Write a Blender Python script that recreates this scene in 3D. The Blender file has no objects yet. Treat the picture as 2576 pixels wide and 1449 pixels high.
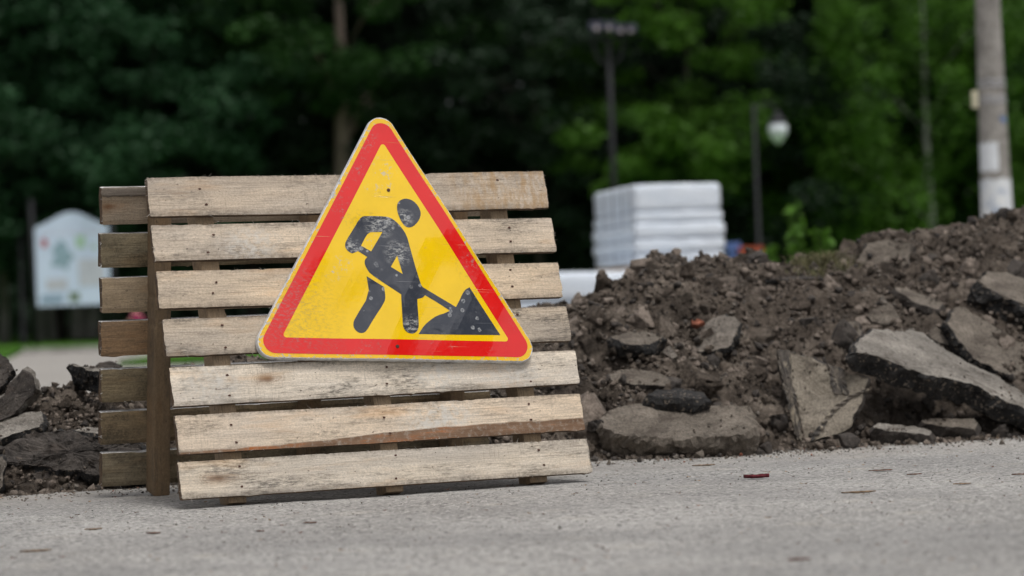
import bpy, math, random
import numpy as np
from mathutils import Vector, Matrix

# ------------------------------------------------------------ camera, sky, sun, exposure
S = bpy.context.scene
COL = S.collection
R = math.radians
CAM_H, PITCH, ROLL = 0.5211, 0.010571, 0.0370
cd = bpy.data.cameras.new('camera'); cam = bpy.data.objects.new('camera', cd); COL.objects.link(cam)
cd.sensor_width = 36.0; cd.lens = 84.97; cd.clip_start = 0.05; cd.clip_end = 3000
cam.matrix_world = (Matrix.Translation((0, 0, CAM_H)) @ Matrix.Rotation(math.pi/2 + PITCH, 4, 'X')
                    @ Matrix.Rotation(-ROLL, 4, 'Z'))
cd.dof.use_dof = True; cd.dof.focus_distance = 7.25; cd.dof.aperture_fstop = 2.35; cd.dof.aperture_blades = 0
S.camera = cam

W = bpy.data.worlds.new('World'); S.world = W; W.use_nodes = True
wn, wl = W.node_tree.nodes, W.node_tree.links
sky = wn.new('ShaderNodeTexSky'); sky.sky_type = 'NISHITA'; sky.sun_disc = False
SUN_EL, SUN_AZ = 69, 148
sky.sun_elevation = R(SUN_EL); sky.sun_rotation = R(SUN_AZ); sky.dust_density = 5.0; sky.ozone_density = 1.0
hs = wn.new('ShaderNodeHueSaturation'); hs.inputs['Saturation'].default_value = 0.22
bg = wn['Background']; wl.new(sky.outputs[0], hs.inputs['Color']); wl.new(hs.outputs[0], bg.inputs[0])
bg.inputs[1].default_value = 0.122
sd = bpy.data.lights.new('sun', 'SUN'); sd.energy = 1.55; sd.angle = R(16); sd.color = (1, .97, .93)
sun = bpy.data.objects.new('sun', sd); COL.objects.link(sun)
az = R(SUN_AZ); sv = Vector((math.sin(az)*math.cos(R(SUN_EL)), math.cos(az)*math.cos(R(SUN_EL)), math.sin(R(SUN_EL))))
sun.rotation_euler = sv.to_track_quat('Z', 'Y').to_euler(); sun.location = (0, 0, 20)
S.view_settings.view_transform = 'Standard'; S.view_settings.look = 'None'
S.view_settings.exposure = 0.0; S.view_settings.gamma = 1.0
S.cycles.max_bounces = 6; S.cycles.diffuse_bounces = 4; S.cycles.transparent_max_bounces = 4
S.cycles.use_adaptive_sampling = True

# ------------------------------------------------------------ helpers
rng = np.random.default_rng(7); random.seed(7)
def lin(r, g, b):
    f = lambda c: (c/255/12.92) if c/255 <= .04045 else ((c/255+.055)/1.055)**2.4
    return (f(r), f(g), f(b), 1)
def tag(o, label=None, cat=None, group=None, kind=None):
    for k, v in (('label', label), ('category', cat), ('group', group), ('kind', kind)):
        if v: o[k] = v
    return o
def empty(name, loc=(0, 0, 0), mat=None):
    o = bpy.data.objects.new(name, None); COL.objects.link(o); o.empty_display_size = .1
    if mat is not None: o.matrix_world = mat
    else: o.location = loc
    return o
def mesh(name, V, F, mats, parent=None, mi=None, smooth=False):
    me = bpy.data.meshes.new(name)
    if isinstance(V, np.ndarray) and isinstance(F, np.ndarray):
        k = F.shape[1]
        me.vertices.add(len(V)); me.vertices.foreach_set('co', V.astype(np.float32).ravel())
        me.loops.add(F.size); me.loops.foreach_set('vertex_index', F.astype(np.int32).ravel())
        me.polygons.add(len(F)); me.polygons.foreach_set('loop_start', np.arange(0, F.size, k, dtype=np.int32))
        me.update(calc_edges=True)
    else:
        me.from_pydata([tuple(v) for v in V], [], [tuple(int(i) for i in f) for f in F])
    if not isinstance(mats, (list, tuple)): mats = [mats]
    for m in mats: me.materials.append(m)
    if mi is not None: me.polygons.foreach_set('material_index', np.asarray(mi, dtype=np.int32))
    if smooth: me.polygons.foreach_set('use_smooth', np.ones(len(me.polygons), dtype=bool))
    me.validate(); me.update()
    o = bpy.data.objects.new(name, me); COL.objects.link(o)
    if parent: o.parent = parent
    return o
def _h(ix, iy, iz, s):
    n = (ix*374761393 + iy*668265263 + iz*2147483647 + s*974634777) & 0xffffffff
    n = ((n ^ (n >> 13))*1274126177) & 0xffffffff
    n = ((n ^ (n >> 16))*2246822519) & 0xffffffff
    return ((n ^ (n >> 15)) & 0xffffff)/0xffffff
def vnoise(P, s=0):
    P = np.asarray(P, float); I = np.floor(P).astype(np.int64); f = P-I; f = f*f*(3-2*f)
    r = 0
    for dx in (0, 1):
        for dy in (0, 1):
            for dz in (0, 1):
                w = (f[:, 0] if dx else 1-f[:, 0])*(f[:, 1] if dy else 1-f[:, 1])*(f[:, 2] if dz else 1-f[:, 2])
                r = r + w*_h(I[:, 0]+dx, I[:, 1]+dy, I[:, 2]+dz, s)
    return r*2-1
def fbm(P, s=0, o=4, g=.5):
    a, r, t = 1., 0, 0
    P = np.asarray(P, float)
    for k in range(o):
        r = r+a*vnoise(P*(2.03**k)+k*17.3, s+k); t += a; a *= g
    return r/t
class MB:
    def __init__(s): s.v, s.f, s.m = [], [], []
    def add(s, V, F, m=0):
        b = len(s.v); s.v += [tuple(x) for x in V]; s.f += [tuple(b+i for i in f) for f in F]; s.m += [m]*len(F); return s
    def box(s, c, d, m=0, rz=0, M=None):
        V = [Vector((x*d[0]/2, y*d[1]/2, z*d[2]/2)) for x in (-1, 1) for y in (-1, 1) for z in (-1, 1)]
        Q = Matrix.Rotation(rz, 3, 'Z') if M is None else M
        V = [Q @ v + Vector(c) for v in V]
        return s.add(V, [(0, 1, 3, 2), (4, 6, 7, 5), (0, 4, 5, 1), (2, 3, 7, 6), (0, 2, 6, 4), (1, 5, 7, 3)], m)
    def tube(s, pts, rad, n=10, m=0, cap=True):
        pts = [Vector(p) for p in pts]; rad = rad if isinstance(rad, (list, tuple)) else [rad]*len(pts)
        V = []
        for i, p in enumerate(pts):
            t = (pts[min(i+1, len(pts)-1)]-pts[max(i-1, 0)]).normalized()
            a = t.cross(Vector((0, 1, 0)) if abs(t.y) < .9 else Vector((1, 0, 0))).normalized(); b = t.cross(a)
            V += [p+(a*math.cos(k*2*math.pi/n)+b*math.sin(k*2*math.pi/n))*rad[i] for k in range(n)]
        F = [(i*n+k, i*n+(k+1) % n, (i+1)*n+(k+1) % n, (i+1)*n+k) for i in range(len(pts)-1) for k in range(n)]
        if cap: F += [tuple(range(n-1, -1, -1)), tuple((len(pts)-1)*n+k for k in range(n))]
        return s.add(V, F, m)
    def lathe(s, c, prof, n=20, m=0):
        V = [(c[0]+r*math.cos(k*2*math.pi/n), c[1]+r*math.sin(k*2*math.pi/n), c[2]+z) for r, z in prof for k in range(n)]
        F = [(i*n+k, i*n+(k+1) % n, (i+1)*n+(k+1) % n, (i+1)*n+k) for i in range(len(prof)-1) for k in range(n)]
        return s.add(V, F, m)
    def build(s, name, mats, parent=None, smooth=False): return mesh(name, s.v, s.f, mats, parent, s.m, smooth)

# camera ray helper: a picture position (2576 px wide sheet) and a distance give a place in the world
FPX = 6080.0
_F = Vector((0, math.cos(PITCH), math.sin(PITCH))); _R0 = Vector((1, 0, 0)); _U0 = _R0.cross(_F)
_R = _R0*math.cos(ROLL)-_U0*math.sin(ROLL); _U = _R0*math.sin(ROLL)+_U0*math.cos(ROLL)
def ray(x, y): return _F+_R*((x-1288)/FPX)-_U*((y-724.5)/FPX)
def at(x, y, Y):
    d = ray(x, y); return Vector((0, 0, CAM_H))+d*(Y/d.y)

# ------------------------------------------------------------ node helpers
class NM:
    def __init__(s, name, rough=.8, spec=.5):
        s.m = bpy.data.materials.new(name); s.m.use_nodes = True
        s.n, s.l = s.m.node_tree.nodes, s.m.node_tree.links
        s.b = s.n['Principled BSDF']; s.b.inputs['Roughness'].default_value = rough
        s.b.inputs['Specular IOR Level'].default_value = spec
        s.co = s.n.new('ShaderNodeTexCoord').outputs['Object']
    def set(s, i, v):
        if isinstance(v, bpy.types.NodeSocket): s.l.new(v, i)
        else: i.default_value = v
    def vec(s, sc=(1, 1, 1), loc=(0, 0, 0), rot=(0, 0, 0), src=None):
        m = s.n.new('ShaderNodeMapping'); s.l.new(src or s.co, m.inputs[0])
        m.inputs['Scale'].default_value = sc; m.inputs['Location'].default_value = loc; m.inputs['Rotation'].default_value = rot
        return m.outputs[0]
    def noise(s, scale, det=4, rough=.55, v=None, dist=0, col=False):
        t = s.n.new('ShaderNodeTexNoise'); s.l.new(v or s.co, t.inputs['Vector'])
        t.inputs['Scale'].default_value = scale; t.inputs['Detail'].default_value = det
        t.inputs['Roughness'].default_value = rough; t.inputs['Distortion'].default_value = dist
        return t.outputs['Color' if col else 'Fac']
    def voro(s, scale, v=None, feat='F1', out='Distance', rand=1):
        t = s.n.new('ShaderNodeTexVoronoi'); t.feature = feat; s.l.new(v or s.co, t.inputs['Vector'])
        t.inputs['Scale'].default_value = scale; t.inputs['Randomness'].default_value = rand
        return t.outputs[out]
    def ramp(s, f, stops, mode='LINEAR'):
        r = s.n.new('ShaderNodeValToRGB'); s.l.new(f, r.inputs[0]); r.color_ramp.interpolation = mode
        e = r.color_ramp.elements
        while len(e) < len(stops): e.new(.5)
        for k, (p, c) in enumerate(stops):
            e[k].position = p; e[k].color = c if isinstance(c, (tuple, list)) else (c, c, c, 1)
        return r.outputs[0]
    def mix(s, f, a, b, mode='MIX'):
        x = s.n.new('ShaderNodeMix'); x.data_type = 'RGBA'; x.blend_type = mode
        s.set(x.inputs[0], f); s.set(x.inputs[6], a); s.set(x.inputs[7], b); return x.outputs[2]
    def math(s, op, a, b=0.0, c=None):
        x = s.n.new('ShaderNodeMath'); x.operation = op; s.set(x.inputs[0], a); s.set(x.inputs[1], b)
        if c is not None: s.set(x.inputs[2], c)
        return x.outputs[0]
    def sep(s, v=None):
        x = s.n.new('ShaderNodeSeparateXYZ'); s.l.new(v or s.co, x.inputs[0]); return x.outputs
    def dist(s, p, sc=(1, 1, 1), src=None):
        v = s.vec(sc, tuple(-a*b for a, b in zip(p, sc)), src=src)
        x = s.n.new('ShaderNodeVectorMath'); x.operation = 'LENGTH'; s.l.new(v, x.inputs[0]); return x.outputs['Value']
    def bump(s, h, d=.01, st=1.0, prev=None):
        b = s.n.new('ShaderNodeBump'); s.l.new(h, b.inputs['Height']); b.inputs['Distance'].default_value = d
        b.inputs['Strength'].default_value = st
        if prev: s.l.new(prev, b.inputs['Normal'])
        return b.outputs[0]
    def done(s, col, bump=None, rough=None):
        s.set(s.b.inputs['Base Color'], col)
        if bump: s.l.new(bump, s.b.inputs['Normal'])
        if rough is not None: s.set(s.b.inputs['Roughness'], rough)
        return s.m
def plain(name, c, rough=.7, metal=0, var=.25, sc=6):
    q = NM(name, rough); q.b.inputs['Metallic'].default_value = metal
    n = q.noise(sc, 5); d = tuple(x*(1-var) for x in c[:3])+(1,); u = tuple(min(1, x*(1+var)) for x in c[:3])+(1,)
    return q.done(q.ramp(n, [(.3, d), (.7, u)]), q.bump(q.noise(sc*6), .002, .4))

# ------------------------------------------------------------ materials
def asphalt_mat():
    q = NM('worn_asphalt', .9, .3)
    base = q.ramp(q.noise(1.3, 6, .6), [(.3, (.262, .253, .240, 1)), (.7, (.385, .373, .355, 1))])
    fine = q.ramp(q.noise(260, 3, .7), [(.32, .72), (.7, 1.22)])
    base = q.mix(1, base, fine, 'MULTIPLY'); base = q.mix(1, base, q.ramp(q.noise(34, 6, .75), [(.32, .72), (.66, 1.18)]), 'MULTIPLY')
    st = q.voro(150, out='Color'); stv = q.sep(st)[0]
    base = q.mix(q.ramp(stv, [(.80, 0.), (.86, .85)], 'LINEAR'), base, (.52, .50, .47, 1))
    st2 = q.sep(q.voro(105, q.vec(loc=(3, 1, 0)), out='Color'))[0]
    base = q.mix(q.ramp(st2, [(.86, 0.), (.9, .9)]), base, (.10, .097, .095, 1))
    base = q.mix(q.ramp(q.noise(22, 5, .6), [(.56, 0.), (.72, .55)]), base, (.15, .143, .135, 1))
    base = q.mix(q.ramp(q.noise(5, 4, .6, q.vec(loc=(7, 3, 1))), [(.58, 0.), (.75, .45)]), base, (.42, .385, .33, 1))
    dust = q.math('MULTIPLY', q.ramp(q.math('SUBTRACT', q.math('MULTIPLY_ADD', q.sep()[0], -.34, q.sep()[1]), 7.4), [(.0, 0.), (.85, 1.)]), q.ramp(q.noise(3, 6, .7), [(.35, 0.), (.6, .75)]))
    base = q.mix(dust, base, (.35, .318, .28, 1))
    dark = q.ramp(q.noise(.9, 5, .6, q.vec((1, 2.2, 1), (4, 4, 4))), [(.46, 0.), (.66, .38)]); base = q.mix(dark, base, (.15, .148, .148, 1))
    b = q.bump(q.voro(150), .002, .5); b = q.bump(q.noise(160, 4, .7), .003, .8, b)
    return q.done(base, b)
def soil_mat():
    q = NM('soil', .95, .25)
    c = q.ramp(q.noise(7, 6, .65), [(.3, (.044, .036, .029, 1)), (.48, (.11, .090, .074, 1)), (.70, (.26, .222, .187, 1))])
    c = q.mix(1, c, q.ramp(q.noise(90, 4, .7), [(.3, .55), (.7, 1.5)]), 'MULTIPLY'); c = q.mix(1, c, q.ramp(q.noise(2.2, 5, .65), [(.35, (.72, .70, .68, 1)), (.65, (1.35, 1.32, 1.28, 1))]), 'MULTIPLY')
    s = q.noise(150, 2, .5)
    c = q.mix(q.ramp(s, [(.66, 0.), (.72, .7)]), c, (.24, .205, .175, 1))
    b = q.bump(q.noise(38, 6, .75), .035, 1.); b = q.bump(q.noise(150, 4, .7), .008, 1., b)
    return q.done(c, b)
def rock_mat(name, a, b_, sc=9):
    q = NM(name, .92, .3)
    c = q.ramp(q.noise(sc, 6, .65), [(.3, a), (.7, b_)])
    c = q.mix(1, c, q.ramp(q.noise(120, 4, .7), [(.3, .65), (.7, 1.35)]), 'MULTIPLY')
    c = q.mix(1, c, q.ramp(q.noise(3.5, 5, .6, q.vec((1, 2.2, 1.5), (sc, 2, 1))), [(.3, .68), (.7, 1.22)]), 'MULTIPLY')
    c = q.mix(q.ramp(q.noise(170, 2, .5), [(.64, 0.), (.71, .6)]), c, tuple(min(.6, x*1.8) for x in b_[:3])+(1,))
    c = q.mix(q.ramp(q.noise(7, 6, .75, q.vec((1, 1.8, 1.4), (2, 5, sc))), [(.52, 0.), (.66, .75)]), c, (.062, .049, .040, 1))
    c = q.mix(q.ramp(q.noise(26, 6, .75, q.vec(loc=(5, 5, sc))), [(.54, 0.), (.66, .7)]), c, tuple(x*.35 for x in a[:3])+(1,))
    b = q.bump(q.noise(35, 6, .7), .015, .6); b = q.bump(q.noise(160, 3, .7), .003, .8, b)
    return q.done(c, b)
def tar_mat():
    q = NM('broken_tar_edge', .75, .5)
    c = q.ramp(q.noise(22, 6, .7), [(.35, (.006, .006, .007, 1)), (.7, (.035, .031, .028, 1))])
    c = q.mix(q.ramp(q.noise(80, 2, .5), [(.60, 0.), (.66, .9)]), c, (.19, .155, .12, 1))
    b = q.bump(q.noise(60, 5, .7), .02, 1.0)
    return q.done(c, b)
def wood_mat(name, light, dark, stain=.4, knot=None, wane=None, yellow=0, mould=0, seed=0, white=0, hh=0):
    q = NM(name, .82, .25)
    g = q.noise(1, 7, .6, q.vec((3, 60, 70), (seed*3.1, seed, seed*1.7)), .8)
    g2 = q.noise(1, 4, .65, q.vec((22, 200, 330), (seed, 2, 5)))
    md = tuple(a*.62+b*.38 for a, b in zip(light, dark))
    c = q.ramp(g, [(.25, tuple(a*.6+b*.4 for a, b in zip(light, dark))), (.42, tuple(a*.82+b*.18 for a, b in zip(light, dark))), (.62, light)])
    c = q.mix(1, c, q.ramp(g2, [(.28, .84), (.7, 1.10)]), 'MULTIPLY')
    c = q.mix(1, c, q.ramp(q.noise(2.3, 4, .6, q.vec((1, 1, 3), (seed*7, 1, 2))), [(.3, (.84, .86, .90, 1)), (.7, (1.12, 1.08, 1.02, 1))]), 'MULTIPLY')
    c = q.mix(1, c, q.ramp(q.noise(1, 5, .8, q.vec((150, 150, 210), (0, seed, 0))), [(.32, .72), (.62, 1.14)]), 'MULTIPLY')
    ln = q.noise(1, 3, .5, q.vec((2.2, 80, 260), (seed, seed*2, 1)), 1.2)
    c = q.mix(q.math('MULTIPLY', q.ramp(ln, [(.62, 0.), (.68, 1.)]), .45), c, (.13, .10, .075, 1))
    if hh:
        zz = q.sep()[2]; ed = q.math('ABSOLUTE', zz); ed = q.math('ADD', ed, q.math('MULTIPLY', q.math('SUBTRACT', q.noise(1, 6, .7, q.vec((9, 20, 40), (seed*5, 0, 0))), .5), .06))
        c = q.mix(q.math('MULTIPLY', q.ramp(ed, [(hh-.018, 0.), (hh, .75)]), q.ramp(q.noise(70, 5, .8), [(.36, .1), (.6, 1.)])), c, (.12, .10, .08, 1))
    if knot:
        for kx, kz in knot:
            d = q.dist((kx, 0, kz), (.55, .0, 1.5)); dd = q.math('ADD', d, q.math('MULTIPLY', q.math('SUBTRACT', q.noise(22, 5), .5), .035))
            w = q.n.new('ShaderNodeMath'); w.operation = 'SINE'; q.l.new(q.math('MULTIPLY', dd, 900.), w.inputs[0])
            c = q.mix(q.ramp(dd, [(.0, .95), (.010, .75), (.018, .3), (.035, 0.)]), c, (.17, .085, .04, 1))
            c = q.mix(q.math('MULTIPLY', q.ramp(dd, [(.01, 0.), (.02, .35), (.05, 0.)]), q.math('MULTIPLY_ADD', w.outputs[0], .5, .5)), c, (.28, .17, .09, 1))
    # weather stains run along the board and speckle it
    m = q.noise(1, 6, .7, q.vec((3.5, 9, 16), (seed*1.3+2, 4, seed))); m2 = q.noise(1, 6, .75, q.vec((34, 60, 190), (1, seed, 3)))
    mm = q.math('MULTIPLY', q.ramp(m, [(.49, 0.), (.61, 1.)]), q.ramp(m2, [(.42, .05), (.58, 1.)]))
    c = q.mix(q.math('MULTIPLY', mm, stain), c, (.085, .075, .062, 1))
    wd2 = q.ramp(q.noise(1, 5, .65, q.vec((1.7, 4, 9), (seed*2.7, 8, seed))), [(.50, 0.), (.68, .42)]); c = q.mix(wd2, c, tuple(x*y for x, y in zip(light[:3], (.50, .50, .52)))+(1,))
    wd3 = q.ramp(q.noise(1, 4, .6, q.vec((2.5, 4, 12), (seed*4.7, 1, seed*3))), [(.56, 0.), (.72, .5)]); c = q.mix(wd3, c, tuple(x*y for x, y in zip(light[:3], (.92, .68, .45)))+(1,))
    sw = q.noise(1, 2, .5, q.vec((330, 5, 12), (seed, 0, 0), (0, .45, 0))); c = q.mix(q.math('MULTIPLY', q.ramp(sw, [(.55, 0.), (.66, .35)]), q.ramp(q.noise(4, 3, .5, q.vec(loc=(seed, 9, 0))), [(.50, 0.), (.62, 1.)])), c, (.20, .165, .125, 1))
    sp = q.noise(1, 3, .6, q.vec((75, 80, 120), (seed*2, 3, 3))); c = q.mix(q.math('MULTIPLY', q.ramp(sp, [(.66, 0.), (.72, 1.)]), min(1., stain+.2)), c, (.07, .05, .035, 1))
    if mould:
        f = q.math('MULTIPLY', q.ramp(q.noise(1, 6, .7, q.vec((9, 5, 16), (seed, 7, 2))), [(.34, 0.), (.62, 1.)]), q.ramp(q.noise(130, 3, .8), [(.3, .35), (.6, 1.)]))
        c = q.mix(q.math('MULTIPLY', f, mould), c, (.022, .019, .014, 1))
    if white:
        for wx, wz in white: 
            f = q.math('MULTIPLY', q.ramp(q.dist((wx, 0, wz), (.6, 0, 1)), [(.02, 1.), (.07, 0.)]), q.ramp(q.noise(45, 5, .7), [(.42, 0.), (.6, .8)]))
            c = q.mix(f, c, (.60, .57, .52, 1))
    if yellow:
        xx = q.sep()[0]
        f = q.math('MULTIPLY', q.ramp(q.math('ADD', xx, 0.), [(.28, 0.), (.40, 1.)]), q.ramp(q.noise(1, 5, .7, q.vec((40, 9, 14))), [(.42, 0.), (.62, yellow)]))
        c = q.mix(f, c, (.36, .21, .075, 1))
    if wane:
        xx, yy, zz = q.sep()
        edge = q.math('ADD', q.math('MULTIPLY_ADD', xx, .024, wane[0]), q.math('MULTIPLY', q.math('SINE', q.math('MULTIPLY_ADD', xx, wane[2], wane[3])), wane[1]))
        edge = q.math('ADD', edge, q.math('MULTIPLY', q.math('SUBTRACT', q.noise(9, 3), .5), .014))
        dz = q.math('SUBTRACT', edge, zz)
        f = q.ramp(q.math('MULTIPLY_ADD', dz, 1., .5), [(.5, 0.), (.5015, 1.)])
        oc = q.ramp(q.noise(1, 5, .6, q.vec((4, 10, 30), (5, 2, 1))), [(.3, (.12, .070, .042, 1)), (.55, (.22, .135, .085, 1)), (.68, (.40, .14, .045, 1))])
        oc = q.mix(q.ramp(q.noise(60, 5, .7), [(.5, 0.), (.68, .7)]), oc, (.34, .30, .25, 1))
        c = q.mix(f, c, oc)
    b = q.bump(g, .0025, .7); b = q.bump(g2, .0012, .8, b); b = q.bump(q.noise(1, 5, .7, q.vec((120, 60, 60))), .001, .6, b)
    return q.done(c, b)
LIGHT, DARK = (.56, .455, .34, 1), (.29, .225, .16, 1)
M_EDGE_L = rock_mat('skylit_sawn_edge', (.30, .27, .235, 1), (.50, .46, .41, 1), 12); M_EDGE_D = rock_mat('dark_end_grain', (.085, .055, .035, 1), (.17, .115, .075, 1), 12)  # upper board edges: weathered wood, paled further by sky light in the colour
M_EDGE_T = rock_mat('skylit_top_edge', (.64, .62, .59, 1), (.84, .82, .79, 1), 12); M_EDGE_B = rock_mat('shaded_underside', (.10, .065, .042, 1), (.19, .13, .085, 1), 12)  # rear top edges carry sky light in their colour, lower edges carry shade
M_ASPH = asphalt_mat(); M_SOIL = soil_mat(); M_TAR = tar_mat()
M_SLAB = rock_mat('pale_asphalt_top', (.145, .13, .113, 1), (.31, .285, .252, 1), 6)
M_CONC = rock_mat('brown_grey_concrete', (.10, .084, .068, 1), (.20, .172, .143, 1))
M_ROCKD = rock_mat('dark_rubble', (.022, .019, .018, 1), (.095, .082, .072, 1))
M_STONE = rock_mat('small_stone', (.12, .105, .09, 1), (.24, .21, .18, 1), 20)
M_BRICK = rock_mat('brick_chip', (.22, .07, .04, 1), (.38, .14, .09, 1), 20)
M_RUST = plain('rusty_nail', (.075, .032, .022, 1), .9, 0, .3, 60)

# ------------------------------------------------------------ ground sheet
def ground():
    xs = np.concatenate([[-900, -300, -100, -40, -15, -6, -3.2], np.arange(-2.6, 2.6, .013), [3.2, 6, 15, 40, 100, 300, 900]])
    ys = np.concatenate([[-900, -300, -100, -30, -8, 0, 3, 4.0], np.arange(4.3, 9.6, .013), [10.5, 12, 16, 25, 40, 60, 61.9, 100, 300, 1200]])
    X, Y = np.meshgrid(xs, ys); P = np.stack([X.ravel(), Y.ravel(), np.zeros(X.size)], 1)
    near = (np.abs(P[:, 0]) < 2.59) & (P[:, 1] > 4.3) & (P[:, 1] < 9.58)
    z = np.zeros(len(P)); Q = P[near]
    z[near] = .0016*fbm(Q*38, 1, 3, .7)+.004*fbm(Q*2.2, 5, 3)
    P[:, 2] = z
    nx, ny = len(xs), len(ys); i = np.arange((nx-1)*(ny-1)); a = (i//(nx-1))*nx+i % (nx-1)
    o = mesh('ground', P, np.stack([a, a+1, a+nx+1, a+nx], 1), M_ASPH, smooth=True)
    return tag(o, kind='structure')
ground()

# ------------------------------------------------------------ boards
def board(name, L, Hl, Hr, T, mat, parent, M, seed, splint=40, wave=.0022, hump=0, edges=True):
    """plank, local x along, z up, y=0 the face towards the camera side (negative y), thickness into +y"""
    n = int(L/.006); xs = np.linspace(-L/2, L/2, n)
    nz = 8
    prof = [(0, -1+2*k/nz) for k in range(nz+1)]+[(.33, 1), (.66, 1), (1, 1)]+[(1, 1-2*k/4) for k in range(1, 4)]+[(1, -1), (.66, -1), (.33, -1)]
    K = len(prof); V = np.zeros((n, K, 3))
    rs = np.random.default_rng(seed)
    def n1(x, f, s): return fbm(np.stack([x*f, np.full_like(x, s*3.7), np.full_like(x, .5)], 1), seed, 3)
    def notch(k):
        o_ = 0*xs
        for _ in range(k): c_ = rs.uniform(-L/2, L/2); o_ = o_-rs.uniform(.001, .0035)*np.exp(-((xs-c_)/rs.uniform(.004, .02))**2)
        return o_
    top = n1(xs, 2.5, 1)*wave*1.2+n1(xs, 60, 2)*.0008+notch(3); bot = n1(xs, 2.5, 3)*wave*1.2+n1(xs, 60, 4)*.0007+notch(3)
    half = np.interp(xs, [-L/2, L/2], [Hl/2, Hr/2])
    ch = np.clip((np.abs(xs)-(L/2-.006))/.006, 0, 1)*.0012
    bow = hump*(1-(2*xs/L)**2)
    for k, (py, pz) in enumerate(prof):
        zz = np.where(pz > 0, pz*(half-ch)+top*pz, pz*(half-ch)+bot*abs(pz)) if abs(pz) > 0 else 0*xs
        yy = py*T+0*xs
        if py in (0, 1) and abs(pz) == 1: yy = yy+(.0018 if py == 0 else -.0018)
        V[:, k, 0] = xs; V[:, k, 1] = yy; V[:, k, 2] = zz+bow
    P = V.reshape(-1, 3)
    P[:, 1] += .0009*fbm(P*np.array([9, 9, 30.]), seed+9, 3)+.005*fbm(P*np.array([1.6, 1, 3.]), seed+5, 2)
    V = P.reshape(n, K, 3)
    for e, sg in ((0, -1), (n-1, 1)):
        V[e, :, 0] += sg*(fbm(V[e]*np.array([1, 45., 45.]), seed+e, 3)*.0045+rs.uniform(-.0010, .0010, K))*(1 if edges else .25)
        V[e, :, 0] += sg*rs.uniform(-.07, .07)*V[e, :, 2]*.3
    P = V.reshape(-1, 3)
    F = [(i*K+k, (i+1)*K+k, (i+1)*K+(k+1) % K, i*K+(k+1) % K) for i in range(n-1) for k in range(K)]
    F += [tuple(range(K)), tuple((n-1)*K+k for k in range(K-1, -1, -1))]
    Vl = [tuple(p) for p in P]; Fl = list(F)
    for j in range(splint):
        side = rs.choice(['t', 't', 'b', 'l', 'r']) ; h = np.interp(0, [-1, 1], [Hl/2, Hr/2])
        ln = rs.uniform(.004, .013)*(2.0 if rs.random() < .06 else 1); wd = rs.uniform(.0004, .0011)
        if side in 'tb':
            x = rs.uniform(-L/2, L/2); s = 1 if side == 't' else -1
            z = s*(np.interp(x, [-L/2, L/2], [Hl/2, Hr/2]))+bow[np.argmin(abs(xs-x))]
            b0 = np.array([x, .001, z-s*.002]); d = np.array([rs.normal(0, 1.), rs.uniform(-.5, .2), s*rs.uniform(.15, .55)])
        else:
            s = 1 if side == 'r' else -1; z = rs.uniform(-h, h)*.95
            b0 = np.array([s*(L/2-.003), .001, z]); d = np.array([s*rs.uniform(.3, .8), rs.uniform(-.5, .2), rs.normal(0, .5)])
        d = d/np.linalg.norm(d)*ln; p = np.cross(d, [0, 1, .2]); p = p/np.linalg.norm(p)*wd
        k = len(Vl); Vl += [tuple(b0-p), tuple(b0+p), tuple(b0+d*.6+p*.5+np.array([0, -wd, 0])), tuple(b0+d), tuple(b0+np.array([0, wd*1.5, 0]))]
        Fl += [(k, k+1, k+2), (k, k+2, k+3), (k+1, k+4, k+3), (k+1, k+3, k+2), (k, k+3, k+4)]
    # faces: 0 broad faces, 1 upper edge, 2 lower edge, 3 sawn ends
    mi = []
    for i in range(n-1):
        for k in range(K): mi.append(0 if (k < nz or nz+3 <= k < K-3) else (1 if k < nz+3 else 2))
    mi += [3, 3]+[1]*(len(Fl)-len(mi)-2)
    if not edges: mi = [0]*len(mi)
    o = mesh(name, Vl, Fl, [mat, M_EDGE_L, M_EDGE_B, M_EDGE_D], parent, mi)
    o.matrix_parent_inverse = Matrix(); o.matrix_local = M
    return o
def nail(parent, x, z, rs):
    V = [(0, -.0009, 0)]; F = []
    for k in range(9):
        a = k*2*math.pi/9; r = .0037*rs.uniform(.75, 1.25)
        V += [(r*1.25*math.cos(a), 0.0004, r*.85*math.sin(a))]
    for k in range(9): F.append((0, 1+(k+1) % 9, 1+k))
    o = mesh('nail', V, F, M_RUST, parent); o.matrix_parent_inverse = Matrix(); o.location = (x, -.0028, z)
    return o

# ---------------------------------------------------- front pallet (leans back on the one behind)
U = Vector((0.91440637, 0.40479746, 0)); Vv = Vector((-0.10841777, 0.24490742, 0.96346559)); Wv = Vector((-0.39000842, 0.88099908, -0.26783214))
P0 = Vector((-.3, 7.3, .52111361))
FM = Matrix.Translation(P0) @ Matrix((U, Wv, Vv)).transposed().to_4x4()     # x along, y into depth, z up the slope
front = empty('pallet', mat=FM)
tag(front, 'pale weathered wooden pallet carrying the triangular sign and leaning back, nearer of the two', 'pallet', 'wooden pallets propped together')
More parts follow.
